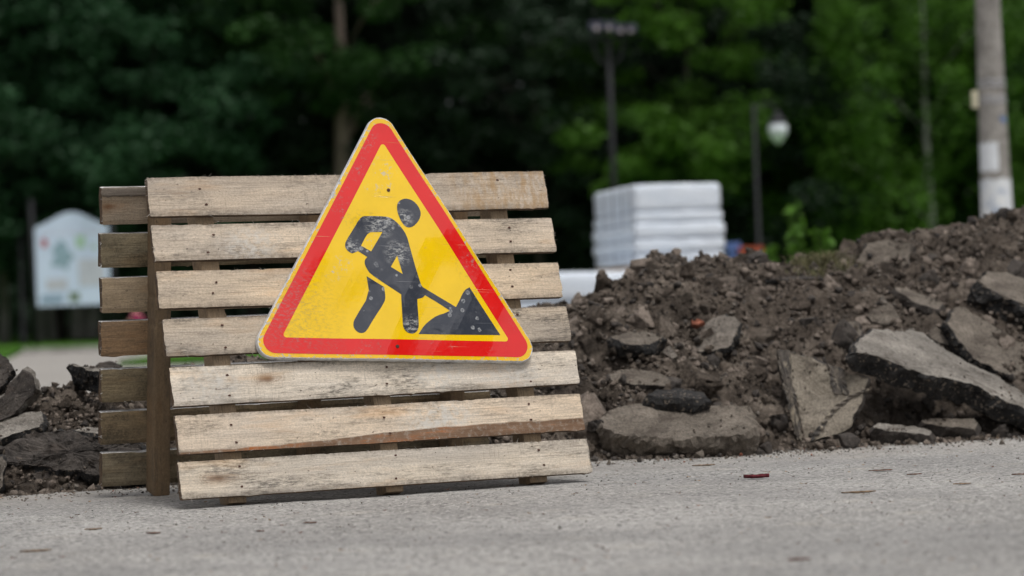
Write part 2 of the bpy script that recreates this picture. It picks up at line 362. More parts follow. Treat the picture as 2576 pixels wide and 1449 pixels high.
# (x left, top left, bottom left, x right, top right, bottom right)
FB = [(-.780, .456, .336, .504, .461, .338), (-.780, .309, .200, .509, .308, .196), (-.781, .168, .055, .506, .160, .048),
      (-.777, .022, -.089, .512, .017, -.093), (-.773, -.124, -.240, .516, -.125, -.232), (-.772, -.266, -.381, .511, -.264, -.377),
      (-.779, -.403, -.510, .512, -.405, -.512)]
FO = [dict(stain=.5, yellow=.6), dict(stain=.7, knot=None, white=[(-.35, -.01)]), dict(stain=.6), dict(stain=.9),
      dict(stain=.9, knot=[(-.355, .012)], white=[(.18, .0), (-.52, .0), (.42, -.01)]), dict(stain=.7, wane=(-.031, .006, 5.1, .6), white=[(.13, -.015), (.2, .01)]),
      dict(stain=.85, knot=[(-.53, .0)])]
STR = [(-.635, -.580), (-.152, -.098), (.316, .373)]
rs = np.random.default_rng(3)
for i, (x0, t0, b0, x1, t1, b1) in enumerate(FB):
    lt = [(.55, .465, .37, 1), (.61, .51, .395, 1), (.60, .49, .365, 1), (.54, .46, .365, 1), (.70, .62, .51, 1), (.65, .54, .415, 1), (.62, .555, .465, 1)][i]
    k_ = (1.0, 1.10, 1.07, .98, 1.08, 1.12, 1.0)[i]; lt = (lt[0]*1.06*k_, lt[1]*1.06*k_, lt[2]*1.07*k_, 1)
    m = wood_mat('weathered_board', lt, DARK, seed=i+1, hh=(t0-b0)/2, **FO[i])
    cl, cr = (t0+b0)/2, (t1+b1)/2; L = x1-x0
    ang = math.atan2(cr-cl, L)
    M = Matrix.Translation(((x0+x1)/2, 0, (cl+cr)/2)) @ Matrix.Rotation(-ang, 4, 'Y')
    o = board('board', L, t0-b0, t1-b1, .022, m, front, M, 10+i, splint=(190, 60, 40, 60, 80, 90, 150)[i], wave=(.004 if i in (0, 5) else .002))
    if i == 5: o['label'] = 'board with orange brown bark along its lower edge'
    if i == 0: o['label'] = 'topmost board with frayed upper edge and yellow stain at its right end'
    for (a, b) in STR:
        for zz in (.028, -.026):
            nail(o, (a+b)/2-(x0+x1)/2+rs.uniform(-.017, .017), zz+rs.uniform(-.013, .013), rs)
M_STRF = wood_mat('stringer_wood', (.40, .30, .20, 1), (.20, .145, .09, 1), .6, seed=21)
for j, (a, b) in enumerate(STR):
    # local x along the stringer: turn so its long axis is the pallet's z
    Ls = .975; M = Matrix.Translation(((a+b)/2, .0265, -.525+Ls/2)) @ Matrix.Rotation(-math.pi/2, 4, 'Y')
    board('stringer', Ls, b-a, b-a, .086, M_STRF, front, M, 60+j, splint=10, wave=.001, edges=False)

# ---------------------------------------------------- rear pallet (leans forward)
U2 = Vector((0.91440637, 0.40479746, 0)); V2 = Vector((0.06053153, -0.13673607, 0.98875638)); W2 = Vector((-0.40024607, 0.90412514, 0.14953534))
RMx = Matrix.Translation(Vector((-1.1199, 7.4165, .002))) @ Matrix((U2, W2, V2)).transposed().to_4x4()
rear = empty('pallet', mat=RMx)
tag(rear, 'darker stained wooden pallet propped upright behind the one with the sign', 'pallet', 'wooden pallets propped together')
RB = [(.945, .832), (.802, .698), (.666, .559), (.534, .427), (.384, .282), (.254, .153), (.122, .017)]
RC = [tuple([tuple(min(1, c*1.5) for c in a_), b_*.9]) for a_, b_ in [((.27, .215, .155), .35), ((.20, .17, .115), .85), ((.33, .255, .17), .25), ((.22, .145, .085), .25), ((.20, .16, .10), .7), ((.19, .145, .09), .8), ((.20, .165, .11), .8)]]
for i, (t, b) in enumerate(RB):
    c, mo = RC[i]
    m = wood_mat('mouldy_board', c+(1,), tuple(x*.55 for x in c)+(1,), .5, knot=[(-.63, .0)] if i == 0 else None, mould=mo, seed=30+i)
    M = Matrix.Translation((-.144+.652, .0905, (t+b)/2)) @ Matrix.Rotation(R(rs.uniform(-.25, .25)), 4, 'Y')
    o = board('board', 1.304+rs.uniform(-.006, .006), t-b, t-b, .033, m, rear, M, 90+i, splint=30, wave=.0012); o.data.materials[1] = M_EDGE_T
    if i == 0:
        o['label'] = 'top board with a loose grey sliver along its upper edge'
        sl = board('sliver', .30, .026, .024, .004, wood_mat('grey_sliver', (.22, .19, .16, 1), (.07, .06, .05, 1), .7, seed=51), o,
                   Matrix.Translation((-.502, -.0048, .043)), 131, splint=12)
        nb_ = MB(); nb_.tube([(-.43, -.008, .028), (-.40, -.014, .034), (-.375, -.022, .040)], [.0012, .0011, .0008], 6)
        nb_.build('nail', M_RUST, o)
M_STRR = wood_mat('dark_stringer_wood', (.27, .19, .115, 1), (.13, .093, .058, 1), .6, mould=.25, seed=41)
for j, a in enumerate((0, .488, .975)):
    Ls = .955; M = Matrix.Translation((a+.025, 0.0, Ls/2)) @ Matrix.Rotation(-math.pi/2, 4, 'Y')
    board('stringer', Ls, .050, .050, .088, M_STRR, rear, M, 160+j, splint=8, wave=.001, edges=False)

# ---------------------------------------------------- road sign
SC = (-.05738, .13533); SR_ = R(-3.339)
SM = FM @ Matrix.Translation((SC[0], -.0245, SC[1])) @ Matrix.Rotation(-SR_, 4, 'Y') @ Matrix.Rotation(math.pi/2, 4, 'X')
# local: x right, y up, z towards the viewer
sign = empty('road_sign', mat=SM)
tag(sign, 'scratched red and yellow triangular roadworks sign with a digging figure, fixed to the leaning pallet', 'road sign')
def rtri(inr, rad, seg=14):
    out = []; D = 2*inr-2*rad
    for a0 in (90, 210, 330):
        cx, cy = D*math.cos(R(a0)), D*math.sin(R(a0))
        for k in range(seg+1):
            a = R(a0-60+120*k/seg); out.append((cx+rad*math.cos(a), cy+rad*math.sin(a)))
    return out
def dens(P, step=.02):
    out = []
    for i, p in enumerate(P):
        q = P[(i+1) % len(P)]; n = max(1, int(math.dist(p, q)/step))
        out += [(p[0]+(q[0]-p[0])*k/n, p[1]+(q[1]-p[1])*k/n) for k in range(n)]
    return out
def warp(x, y):   # the sheet metal is slightly buckled
    return (.0022*math.sin(6.0*x+1.0)+.0020*math.sin(9*y+2*x)+.0011*math.sin(17*x-9*y))
import mathutils.geometry as geo
def face2d(loops, z, grid=.022):
    """triangulate polygon (with holes), refined with inner points, laid on the buckled sheet"""
    pts, edges = [], []
    for Lp in loops:
        b = len(pts); pts += [Vector(p) for p in Lp]; edges += [(b+i, b+(i+1) % len(Lp)) for i in range(len(Lp))]
    xs = [p.x for p in pts]; ys = [p.y for p in pts]; y = min(ys); j = 0
    def inside(x, y):
        c = False
        for Lp in loops:
            n = len(Lp)
            for i in range(n):
                (x1, y1), (x2, y2) = Lp[i], Lp[(i+1) % n]
                if (y1 > y) != (y2 > y) and x < (x2-x1)*(y-y1)/(y2-y1)+x1: c = not c
        return c
    while y < max(ys):
        x = min(xs)+(j % 2)*grid/2
        while x < max(xs):
            if inside(x, y): pts.append(Vector((x, y)))
            x += grid
        y += grid*.87; j += 1
    r = geo.delaunay_2d_cdt(pts, edges, [], 0, 1e-6)
    V = [(p.x, p.y, z+warp(p.x, p.y)) for p in r[0]]; F = []
    for f in r[2]:
        cx = sum(r[0][i].x for i in f)/len(f); cy = sum(r[0][i].y for i in f)/len(f)
        if inside(cx, cy):
            a, b, c = [r[0][i] for i in f[:3]]
            F.append(tuple(f) if (b-a).cross(c-a) > 0 else tuple(reversed(f)))
    return V, F
def sheet_mat(name, col, kind):
    q = NM(name, .06, .5)
    q.b.inputs['Coat Weight'].default_value = .6; q.b.inputs['Coat Roughness'].default_value = .03
    c = q.mix(1, col, q.ramp(q.noise(9, 5, .6), [(.3, .93), (.7, 1.04)]), 'MULTIPLY')
    # long fine scratches in three directions
    sc = None
    for k, (rot, sx) in enumerate(((.5, 1), (-.9, 1), (1.9, 1))):
        s = q.noise(1, 2, .5, q.vec((3, 240, 1), (k*5, k*2, 0), (0, 0, rot)))
        g = q.noise(7, 2, .5, q.vec(loc=(k*3, 1, 0)))
        t = q.math('MULTIPLY', q.ramp(s, [(.705, 0.), (.735, 1.)]), q.ramp(g, [(.50, 0.), (.62, 1.)]))
        sc = t if sc is None else q.math('MAXIMUM', sc, t)
    dirt = q.math('MULTIPLY', q.ramp(q.noise(5, 5, .65, q.vec(loc=(2, 2, 0))), [(.52, 0.), (.66, 1.)]), q.ramp(q.noise(85, 5, .75), [(.52, 0.), (.62, 1.)]))
    low = q.math('MULTIPLY', q.ramp(q.dist((-.33, -.13, 0)), [(.05, 1.), (.20, 0.)]), q.ramp(q.noise(1, 6, .8, q.vec((60, 110, 1), (0, 0, 0), (0, 0, .9))), [(.47, 0.), (.62, 1.)]))
    dirt = q.math('MAXIMUM', dirt, low)
    if kind == 'black':
        c = q.mix(q.math('MULTIPLY', q.ramp(q.noise(14, 5, .7), [(.48, 0.), (.75, .35)]), 1.), c, (.16, .16, .17, 1))
        dd = q.voro(44, q.vec(loc=(.3, .1, 0)), out='Distance'); cc = q.sep(q.voro(44, q.vec(loc=(.3, .1, 0)), out='Color'))
        dot = q.math('MULTIPLY', q.ramp(q.math('ADD', dd, q.math('MULTIPLY', q.math('SUBTRACT', q.noise(90), .5), .2)), [(.0, .35), (.18, .6), (.25, .9), (.34, 0.)]), q.math('MULTIPLY', q.ramp(cc[0], [(.60, 0.), (.62, 1.)]), q.ramp(q.noise(6, 2), [(.45, 0.), (.55, 1.)])))
        dot = q.math('MULTIPLY', dot, q.ramp(q.noise(120, 3, .7), [(.35, .1), (.6, 1.)]))
        c = q.mix(dot, c, (.46, .47, .48, 1))
        wear = None
        for p, r_ in (((-.035, .150), .055), ((-.125, .075), .035), ((.05, .175), .035), ((.02, .06), .05), ((-.005, .165), .03), ((.045, -.165), .04)):
            w = q.ramp(q.dist(p+(0,)), [(.2*r_, 1.), (r_, 0.)]); wear = w if wear is None else q.math('MAXIMUM', wear, w)
        wear = q.math('MULTIPLY', wear, q.ramp(q.noise(1, 6, .8, q.vec((40, 85, 1), (0, 0, 0), (0, 0, .7))), [(.48, 0.), (.58, 1.)]))
        c = q.mix(wear, c, (.50, .50, .48, 1))
        c = q.mix(q.math('MULTIPLY', sc, .6), c, (.30, .30, .32, 1))
    elif kind == 'red':
        c = q.mix(q.math('MULTIPLY', dirt, .6), c, (.25, .19, .17, 1)); c = q.mix(q.math('MULTIPLY', sc, .8), c, (.62, .25, .07, 1))
    else:
        c = q.mix(q.math('MULTIPLY', dirt, .55), c, (.20, .14, .06, 1)); c = q.mix(q.math('MULTIPLY', sc, .6), c, (.30, .22, .10, 1))
        wear = None
        for p, r_ in (((0.0, .33), .05), ((-.045, .27), .03), ((-.16, .02), .04), ((-.19, -.01), .03), ((-.06, .09), .04), ((.0, .29), .04)):
            w = q.ramp(q.dist(p+(0,)), [(.2*r_, 1.), (r_, 0.)]); wear = w if wear is None else q.math('MAXIMUM', wear, w)
        c = q.mix(q.math('MULTIPLY', wear, q.ramp(q.noise(50, 6, .8), [(.54, 0.), (.60, .8)])), c, (.52, .50, .42, 1))
    if kind == 'rim':   # chipped to bare metal along its worn outer edge
        c = q.mix(q.ramp(q.noise(50, 6, .8, q.vec(loc=(4, 0, 0))), [(.57, 0.), (.60, 1.)]), c, (.45, .46, .47, 1))
    rf = q.math('ADD', .05, q.math('MULTIPLY', q.math('MAXIMUM', dirt, sc), .45))
    b = q.bump(q.noise(60, 4, .6), .0002, .1); b = q.bump(sc, .0003, .5, b)
    q.l.new(b, q.b.inputs['Coat Normal'])
    return q.done(c, b, rf)
M_RED = sheet_mat('red_film', (.74, .012, .010, 1), 'red'); M_YEL = sheet_mat('yellow_film', (.93, .595, .006, 1), 'yellow')
M_RIM = sheet_mat('yellow_rim_film', (.88, .53, .008, 1), 'rim'); M_BLK = sheet_mat('black_film', (.040, .045, .060, 1), 'black')
q = NM('bent_sheet_metal', .45, .5); q.b.inputs['Metallic'].default_value = .35
M_MET = q.done(q.ramp(q.noise(40, 6, .7), [(.3, (.30, .30, .31, 1)), (.5, (.72, .73, .74, 1))]), q.bump(q.noise(90, 4), .001, .5), q.ramp(q.noise(60), [(.3, .3), (.7, .6)]))
OUT = dens(rtri(.2712, .0445))
V, F = face2d([OUT], 0.0); n0 = len(V)
Vp = list(V); Fp = list(F)
ring = []
for (x, y) in OUT: ring.append((x, y))
k = len(Vp); N = len(ring)
for of_, zz in ((0, 0.0002), (.0014, -.0018), (.0030, -.0165), (0, -.0190)):
    for i_, (x, y) in enumerate(ring):
        p_, q_ = ring[i_-1], ring[(i_+1) % N]; tx_, ty_ = q_[0]-p_[0], q_[1]-p_[1]; tl_ = math.hypot(tx_, ty_)
        j = .0006*math.sin(x*90)*math.cos(y*70)
        Vp.append((x+ty_/tl_*of_+j, y-tx_/tl_*of_+j, zz+warp(x, y)))
for r_ in range(3):
    for i in range(N):
        a, b = k+r_*N+i, k+r_*N+(i+1) % N; Fp.append((a, a+N, b+N, b))
pl = mesh('back_plate', Vp, Fp, M_MET, sign)
REDL = dens(rtri(.2585, .037)); INN = dens(rtri(.2096, .0085, 6))
jr = np.random.default_rng(5)
rimo = [(x*(1-abs(jr.normal(0, .0035))), y*(1-abs(jr.normal(0, .0035)))) for x, y in dens(rtri(.2706, .044), .004)]
V, F = face2d([rimo], .0005); mesh('yellow_border', V, F, M_RIM, sign)
V, F = face2d([REDL, INN], .0010); mesh('red_border', V, F, M_RED, sign)
V, F = face2d([dens(rtri(.2100, .0085, 6))], .0009); mesh('yellow_face', V, F, M_YEL, sign)
HEAD = [(0.029,0.213),(0.036,0.227),(0.051,0.236),(0.067,0.237),(0.084,0.231),(0.098,0.216),(0.105,0.196),(0.103,0.181),(0.093,0.163),(0.077,0.148),(0.062,0.143),(0.050,0.147),(0.041,0.159),(0.034,0.175),(0.029,0.193)]
BODY = [(-0.147,0.080),(-0.144,0.093),(-0.113,0.138),(-0.099,0.160),(-0.088,0.172),(-0.076,0.176),(-0.012,0.177),(0.006,0.173),(0.022,0.162),(0.038,0.144),(0.053,0.118),(0.060,0.081),(0.072,0.021),(0.084,-0.028),(0.088,-0.042),(0.098,-0.049),(0.146,-0.076),(0.195,-0.104),(0.207,-0.085),(0.222,-0.058),(0.232,-0.047),(0.245,-0.040),(0.288,-0.114),(0.333,-0.190),(0.198,-0.191),(0.066,-0.192),(0.086,-0.165),(0.108,-0.147),(0.132,-0.132),(0.156,-0.125),(0.174,-0.116),(0.136,-0.092),(0.097,-0.070),(0.087,-0.079),(0.072,-0.082),(0.070,-0.085),(0.070,-0.156),(0.067,-0.176),(0.057,-0.188),(0.043,-0.192),(0.028,-0.187),(0.019,-0.174),(0.018,-0.160),(0.020,-0.069),(-0.034,-0.033),(-0.073,-0.006),(-0.082,0.008),(-0.088,0.022),(-0.088,0.033),(-0.085,0.040),(-0.078,0.046),(-0.107,0.064),(-0.113,0.061),(-0.125,0.056),(-0.136,0.060),(-0.145,0.070)]
H1 = [(-0.096,0.081),(-0.081,0.107),(-0.073,0.118),(-0.062,0.125),(-0.024,0.127),(-0.065,0.064)]
H2 = [(0.017,0.053),(0.030,-0.005),(-0.006,0.017)]
LEG = [(-0.085,-0.014),(-0.032,-0.047),(-0.030,-0.076),(-0.034,-0.094),(-0.078,-0.154),(-0.098,-0.185),(-0.110,-0.192),(-0.124,-0.191),(-0.136,-0.180),(-0.139,-0.164),(-0.132,-0.147),(-0.080,-0.072)]
def chaikin(P, it=1, sharp=40):
    for _ in range(it):
        out = []; n = len(P)
        for i in range(n):
            a, b, c = Vector(P[i-1]), Vector(P[i]), Vector(P[(i+1) % n])
            if math.degrees((b-a).angle(c-b)) > sharp: out.append(tuple(b))
            else: out += [tuple(b.lerp(a, .25)), tuple(b.lerp(c, .25))]
        P = out
    return P
Vs, Fs = [], []
for lp in ([chaikin(HEAD)], [chaikin(BODY), H1, H2], [chaikin(LEG)]):
    V, F = face2d(lp, .0014); b = len(Vs); Vs += V; Fs += [tuple(b+i for i in f) for f in F]
mesh('pictogram', Vs, Fs, M_BLK, sign)
for (x, y) in ((.006, .262), (-.005, -.232)):
    b = MB(); b.lathe((x, y, .0012+warp(x, y)), [(.0055, 0), (.0055, .0012), (.004, .0018), (.0001, .0019)], 12); b.build('rivet', M_RUST, sign)

# ------------------------------------------------------------ soil heap
CREST = [(-200, 890), (-60, 900), (0, 915), (60, 960), (110, 972), (170, 978), (230, 985), (300, 980), (430, 945), (540, 935), (590, 912), (650, 905), (800, 885), (1000, 855), (1200, 815), (1310, 800),
         (1370, 788), (1430, 772), (1500, 748), (1560, 722), (1600, 692), (1640, 655), (1700, 665), (1800, 648), (1850, 665), (1900, 660), (1950, 665), (2050, 660), (2110, 652),
         (2170, 612), (2250, 585), (2300, 600), (2350, 584), (2400, 572), (2450, 552), (2500, 542), (2576, 532), (2700, 530), (2900, 560)]
def yb(x): return 8.27+.34*x+.03*np.sin(x*9)
def wd(x): return np.interp(x, [-1.6, -.9, .2, .8, 2.2], [.62, .62, .9, 1.35, 1.6])
cx_, ch_ = [], []
for (px, py) in CREST:
    x = 0.
    for _ in range(8): p = at(px, py, float(yb(x)+wd(x))); x = p.x
    cx_.append(p.x); ch_.append(p.z)
def Hs(x, y):
    x = np.asarray(x, float); y = np.asarray(y, float)
    hc = np.interp(x, cx_, ch_); s = (y-yb(x))/wd(x)
    f = np.where(s < 0, s*1.5, np.where(s < 1, 1-(1-np.clip(s, 0, 1))**1.75, np.exp(-((s-1)*.9)**2)))
    cave = .75*np.exp(-((x-1.62)/.30)**2-((y-8.93)/.22)**2)
    hc = hc*np.interp(x, [-1.62, -1.5, -1.15, -.9], [.85, .95, .95, 1.])
    return hc*np.maximum(f, -.4)*(1-cave)
def Hd(x, y):
    P = np.stack([x, y, np.zeros_like(x)], 1)
    r = .065*fbm(P*5, 31, 3)+.075*(.55-np.abs(fbm(P*11, 33, 3, .6)))-.02+.036*fbm(P*30, 36, 4, .7)
    s = (y-yb(x))/wd(x)
    return Hs(x, y)+r*np.clip(s*4+.4, 0, 1)-.012
def hit(px, py):
    d = ray(px, py); o = Vector((0, 0, CAM_H)); t = 7.4
    while t < 14:
        p = o+d*t
        if p.z < float(Hs(p.x, p.y)) or (p.z < 0): return p
        t += .01
    return o+d*10.2
xs = np.arange(-2.7, 3.5, .014); ss = np.concatenate([np.arange(-.12, 1.15, .0105), np.linspace(1.16, 3, 22)])
X, Sx = np.meshgrid(xs, ss); X = X.ravel(); Y = yb(X)+Sx.ravel()*wd(X)
Pz = Hd(X, Y); Pz = np.where(Sx.ravel() < -.02, -.03, Pz)
P = np.stack([X, Y, Pz], 1)
P[:, 1] += .02*fbm(P*20+5, 41, 3)*(Sx.ravel() > 0); P[:, 0] += .02*fbm(P*20+9, 43, 3)*(Sx.ravel() > 0)
nx = len(xs); ny = len(ss); i = np.arange((nx-1)*(ny-1)); a = (i//(nx-1))*nx+i % (nx-1)
heap = mesh('soil_heap', P, np.stack([a, a+1, a+nx+1, a+nx], 1), M_SOIL)
tag(heap, 'long dark brown heap of dug soil and clods rising to the right behind the pallets', 'soil heap')
# rock prototypes
def ico(sub):
    import bmesh
    bm = bmesh.new(); bmesh.ops.create_icosphere(bm, subdivisions=sub, radius=1)
    V = np.array([v.co[:] for v in bm.verts]); F = np.array([[v.index for v in f.verts] for f in bm.faces]); bm.free(); return V, F
def rockproto(sub, seed, rough=.35, flat=.75):
    V, F = ico(sub); n = V/np.linalg.norm(V, axis=1)[:, None]
    r = 1+rough*fbm(n*1.6+seed*3.3, seed, 2)+rough*1.0*fbm(n*4.3+seed, seed+3, 3, .65)
    # chop a few facets
    rs_ = np.random.default_rng(seed)
    W_ = n*r[:, None]*np.array([1, rs_.uniform(.7, 1), rs_.uniform(flat*.7, flat*1.1)])
    for _ in range(9):
        d = rs_.normal(size=3); d /= np.linalg.norm(d); lim = rs_.uniform(.34, .70); t = W_@d
        W_ = W_-np.outer(np.clip(t-lim, 0, None)*.97, d)
    return W_, F
def scatter(name, pos, rad, protos, mats, mi, parent=None, seed=0, smooth=False):
    rs_ = np.random.default_rng(seed); VV, FF, MM = [], [], []; b = 0
    for p, r, m in zip(pos, rad, mi):
        V, F = protos[rs_.integers(len(protos))]
        q_ = rs_.normal(size=4); q_ /= np.linalg.norm(q_); w, x, y, z = q_
        Q = np.array([[1-2*(y*y+z*z), 2*(x*y-z*w), 2*(x*z+y*w)], [2*(x*y+z*w), 1-2*(x*x+z*z), 2*(y*z-x*w)], [2*(x*z-y*w), 2*(y*z+x*w), 1-2*(x*x+y*y)]])
        VV.append(V@Q.T*r+p); FF.append(F+b); MM.append(np.full(len(F), m)); b += len(V)
    return mesh(name, np.concatenate(VV), np.concatenate(FF), mats, parent, np.concatenate(MM), smooth)
PB = [rockproto(4, s, .50) for s in range(1, 9)]; PS = [rockproto(2, s+20, .70) for s in range(16)]; PT = [rockproto(1, s+40, .75, .9) for s in range(14)]
M_SOIL2 = rock_mat('dry_clod', (.115, .092, .075, 1), (.25, .206, .172, 1), 14)
def clods(n, r0, r1, protos, seed, pw=2.2, smin=-.06, smax=1.35):
    rs_ = np.random.default_rng(seed); x = rs_.uniform(-2.3, 3.0, n); s = rs_.uniform(smin, smax, n); y = yb(x)+s*wd(x)
    r = r0+(r1-r0)*rs_.random(n)**pw; z = np.maximum(Hd(x, y), 0)+r*(rs_.uniform(-.25, .45, n) if r0 < .05 else rs_.uniform(-.6, -.1, n))
    kp = (x > -.95) | (rs_.random(n) < (.25 if r1 > .03 else .8)); x, y, z, r = x[kp], y[kp], z[kp], r[kp]; n = len(x)
    m = rs_.choice([0, 0, 0, 1, 1, 2], n) if r1 > .02 else rs_.choice([0, 0, 1, 1, 2, 3], n)
    return np.stack([x, y, z], 1), r, m
CM = [M_SOIL, M_SOIL2, M_ROCKD, M_STONE]
for args in ((165, .055, .105, [rockproto(4, s_+80, .40, .7) for s_ in range(5)], 9, 1.5), (380, .026, .060, PB, 1, 2.2), (7500, .009, .025, PS, 2, 1.7), (26000, .004, .012, PT, 3, 1.2)):
    p, r, m = clods(*args); p[:, 1] -= r*.3; o = scatter('clods', p, r, args[3], CM, m, heap, args[4]+70); o['kind'] = 'stuff'

# ------------------------------------------------------------ broken slabs, traced outline on a real plane, real thickness
CRUMB = []
def slab(name, poly, nrm, T, mats, label, cat, group=None, off=.03, Y=None, seed=0, rough=.010, edge=.012, ctr=None):
    cxp = sum(p[0] for p in poly)/len(poly); cyp = sum(p[1] for p in poly)/len(poly)
    if ctr: cxp, cyp = ctr
    c = at(cxp, cyp, Y) if Y else hit(cxp, cyp)
    n = Vector(nrm).normalized(); c = c+(Vector((0, 0, CAM_H))-c).normalized()*off
    pts = []
    for (x, y) in poly:
        d = ray(x, y); o = Vector((0, 0, CAM_H)); t = (c-o).dot(n)/d.dot(n); pts.append(o+d*t)
    ex = (Vector((1, 0, 0))-n*n.x).normalized(); ey = n.cross(ex)
    P2 = [((p-c).dot(ex), (p-c).dot(ey)) for p in pts]
    P2 = dens(P2, .012); P2 = np.array(P2); cen = P2.mean(0); N = len(P2)
    jit = fbm(np.stack([P2[:, 0]*28, P2[:, 1]*28, np.full(N, seed*1.7)], 1), seed, 4, .6)
    dr = (P2-cen); dl = np.linalg.norm(dr, axis=1)[:, None]; P2 = P2+dr/dl*(jit*edge)[:, None]
    V = []; nr = max(4, int(dl.mean()/.014))
    inn = 1-min(.12, .010/dl.mean())
    for k in range(1, nr+1): V.append(np.c_[cen+(P2-cen)*(k/nr)*(inn if k == nr else 1)*(1 if k < nr else 1), np.zeros(N)])
    ns = max(4, int(T/.012))
    for k in range(1, ns+1):
        f = k/ns; V.append(np.c_[cen+(P2-cen)*(1+.03*math.sin(f*3)-.10*f), np.full(N, -T*f-(.006 if k < ns else 0))])
    V.append(np.c_[cen+(P2-cen)*.5, np.full(N, -T*1.02)])
    V = np.concatenate(V+[np.array([[cen[0], cen[1], 0]]), np.array([[cen[0], cen[1], -T]])])
    Q = V.copy(); rows = nr+ns+1
    side = np.zeros(len(V)); side[nr*N:(nr+ns)*N] = 1; side[(nr-1)*N:nr*N] = .5
    V[:, 2] += rough*.55*fbm(Q*9+seed, seed+1, 4)+rough*.65*fbm(Q*38, seed+2, 4, .65)
    for ax in range(3): V[:, ax] += side*T*.34*fbm(Q*24+ax*9+seed, seed+4+ax, 4, .65)
    F, mi = [], []
    for r_ in range(rows-1):
        for i in range(N):
            F.append((r_*N+i, r_*N+(i+1) % N, (r_+1)*N+(i+1) % N, (r_+1)*N+i)); mi.append(0 if r_ < nr-1 else 1)
    tc, bc = rows*N, rows*N+1
    for i in range(N):
        F.append((i, tc, (i+1) % N)); mi.append(0); F.append(((rows-1)*N+i, (rows-1)*N+(i+1) % N, bc)); mi.append(1)
    M = Matrix.Translation(c) @ Matrix((ex, ey, n)).transposed().to_4x4()
    a2 = sum(P2[i][0]*P2[(i+1) % N][1]-P2[(i+1) % N][0]*P2[i][1] for i in range(N))
    if a2 < 0: F = [tuple(reversed(f)) for f in F]
    F = [tuple(reversed(f)) for f in F]
    o = mesh(name, V.tolist(), F, mats, None, mi); o.matrix_world = M
    rc = np.random.default_rng(seed+500); area = float(dl.mean())**2
    for _ in range(int(min(26, 5+area*1500))):
        i = int(N*(.5+.5*math.sin(seed))+rc.normal(0, N*.12)) % N; f = rc.uniform(.35, .97); p_ = cen+(P2[i]-cen)*f; r_ = rc.uniform(.0015, .0065)*(1 if n.z > .3 else .4)
        CRUMB.append((M @ Vector((p_[0], p_[1], r_*.4+.001)), r_))
    wp = [M @ Vector((P2[i][0], P2[i][1], -T*.75)) for i in range(N)]; zm = sorted(p.z for p in wp)
    for _ in range(int(N*.8)):
        i = rc.integers(N)
        if wp[i].z < zm[int(N*.62)]: r_ = rc.uniform(.006, .022); q_ = wp[i]+Vector((rc.normal(0, .012), rc.normal(0, .012)-.01, 0)); q_.z = max(float(Hs(q_.x, q_.y)), 0)+r_*.35; CRUMB.append((q_, r_))
    tag(o, label, cat, group); return o, c, n, M
A = lambda L: [(1886.7+x*.3038, 691.8+y*.3038) for x, y in L]
B = lambda L: [(1383.6+x*.4124, 628.9+y*.4124) for x, y in L]
C7 = lambda L: [(1947.1+x*.4775, 471.7+y*.4775) for x, y in L]
D = lambda L: [(x*.26035, 880.5+y*.26035) for x, y in L]
GA = 'broken slabs in the heap'
slab('asphalt_slab', A([(840, 590), (880, 530), (1000, 430), (1120, 440), (1180, 470), (1320, 435), (1430, 470), (1560, 580), (1800, 720), (2050, 840), (2269, 980), (2700, 1190), (2700, 1290), (2269, 1110), (2100, 1040), (1900, 930), (1700, 870), (1500, 830), (1200, 740), (1000, 660), (850, 625)]),
     (.40, -.42, .80), .085, [M_SLAB, M_TAR], 'long pale asphalt slab with black broken edge sloping down to the right', 'asphalt slab', GA, Y=8.86, off=0, seed=3, rough=.008)
_, c, n, M = slab('concrete_slab', A([(220, 610), (340, 620), (500, 670), (640, 730), (760, 770), (990, 850), (980, 960), (940, 1060), (870, 1180), (850, 1270), (700, 1340), (520, 1400), (430, 1440), (390, 1380), (340, 1200), (290, 1000), (260, 800), (230, 720)]),
     (-.12, -.93, .34), .07, [M_CONC, M_ROCKD], 'upright brown grey concrete piece with black tar strips, left of the long pale slab', 'concrete slab', GA, Y=8.72, off=0, seed=5, rough=.005)
def on_plane(px, c, n, lift=.0):
    d = ray(*px); o = Vector((0, 0, CAM_H)); return o+d*((c+n*lift-o).dot(n)/d.dot(n))
q = NM('tar_strip', .8); st_ = q.noise(1, 6, .75, q.vec((48, 14, 30)))
M_STRIP = q.done(q.mix(q.ramp(q.noise(12, 5, .7), [(.42, 0.), (.58, .85)]), q.ramp(st_, [(.38, (.025, .024, .024, 1)), (.50, (.055, .048, .042, 1)), (.60, (.34, .29, .22, 1))]), (.12, .10, .082, 1)), q.bump(st_, .008, 1.))
host = bpy.data.objects['concrete_slab']; host.data.materials[0] = rock_mat('pale_brown_concrete', (.17, .145, .112, 1), (.31, .272, .222, 1), 7)
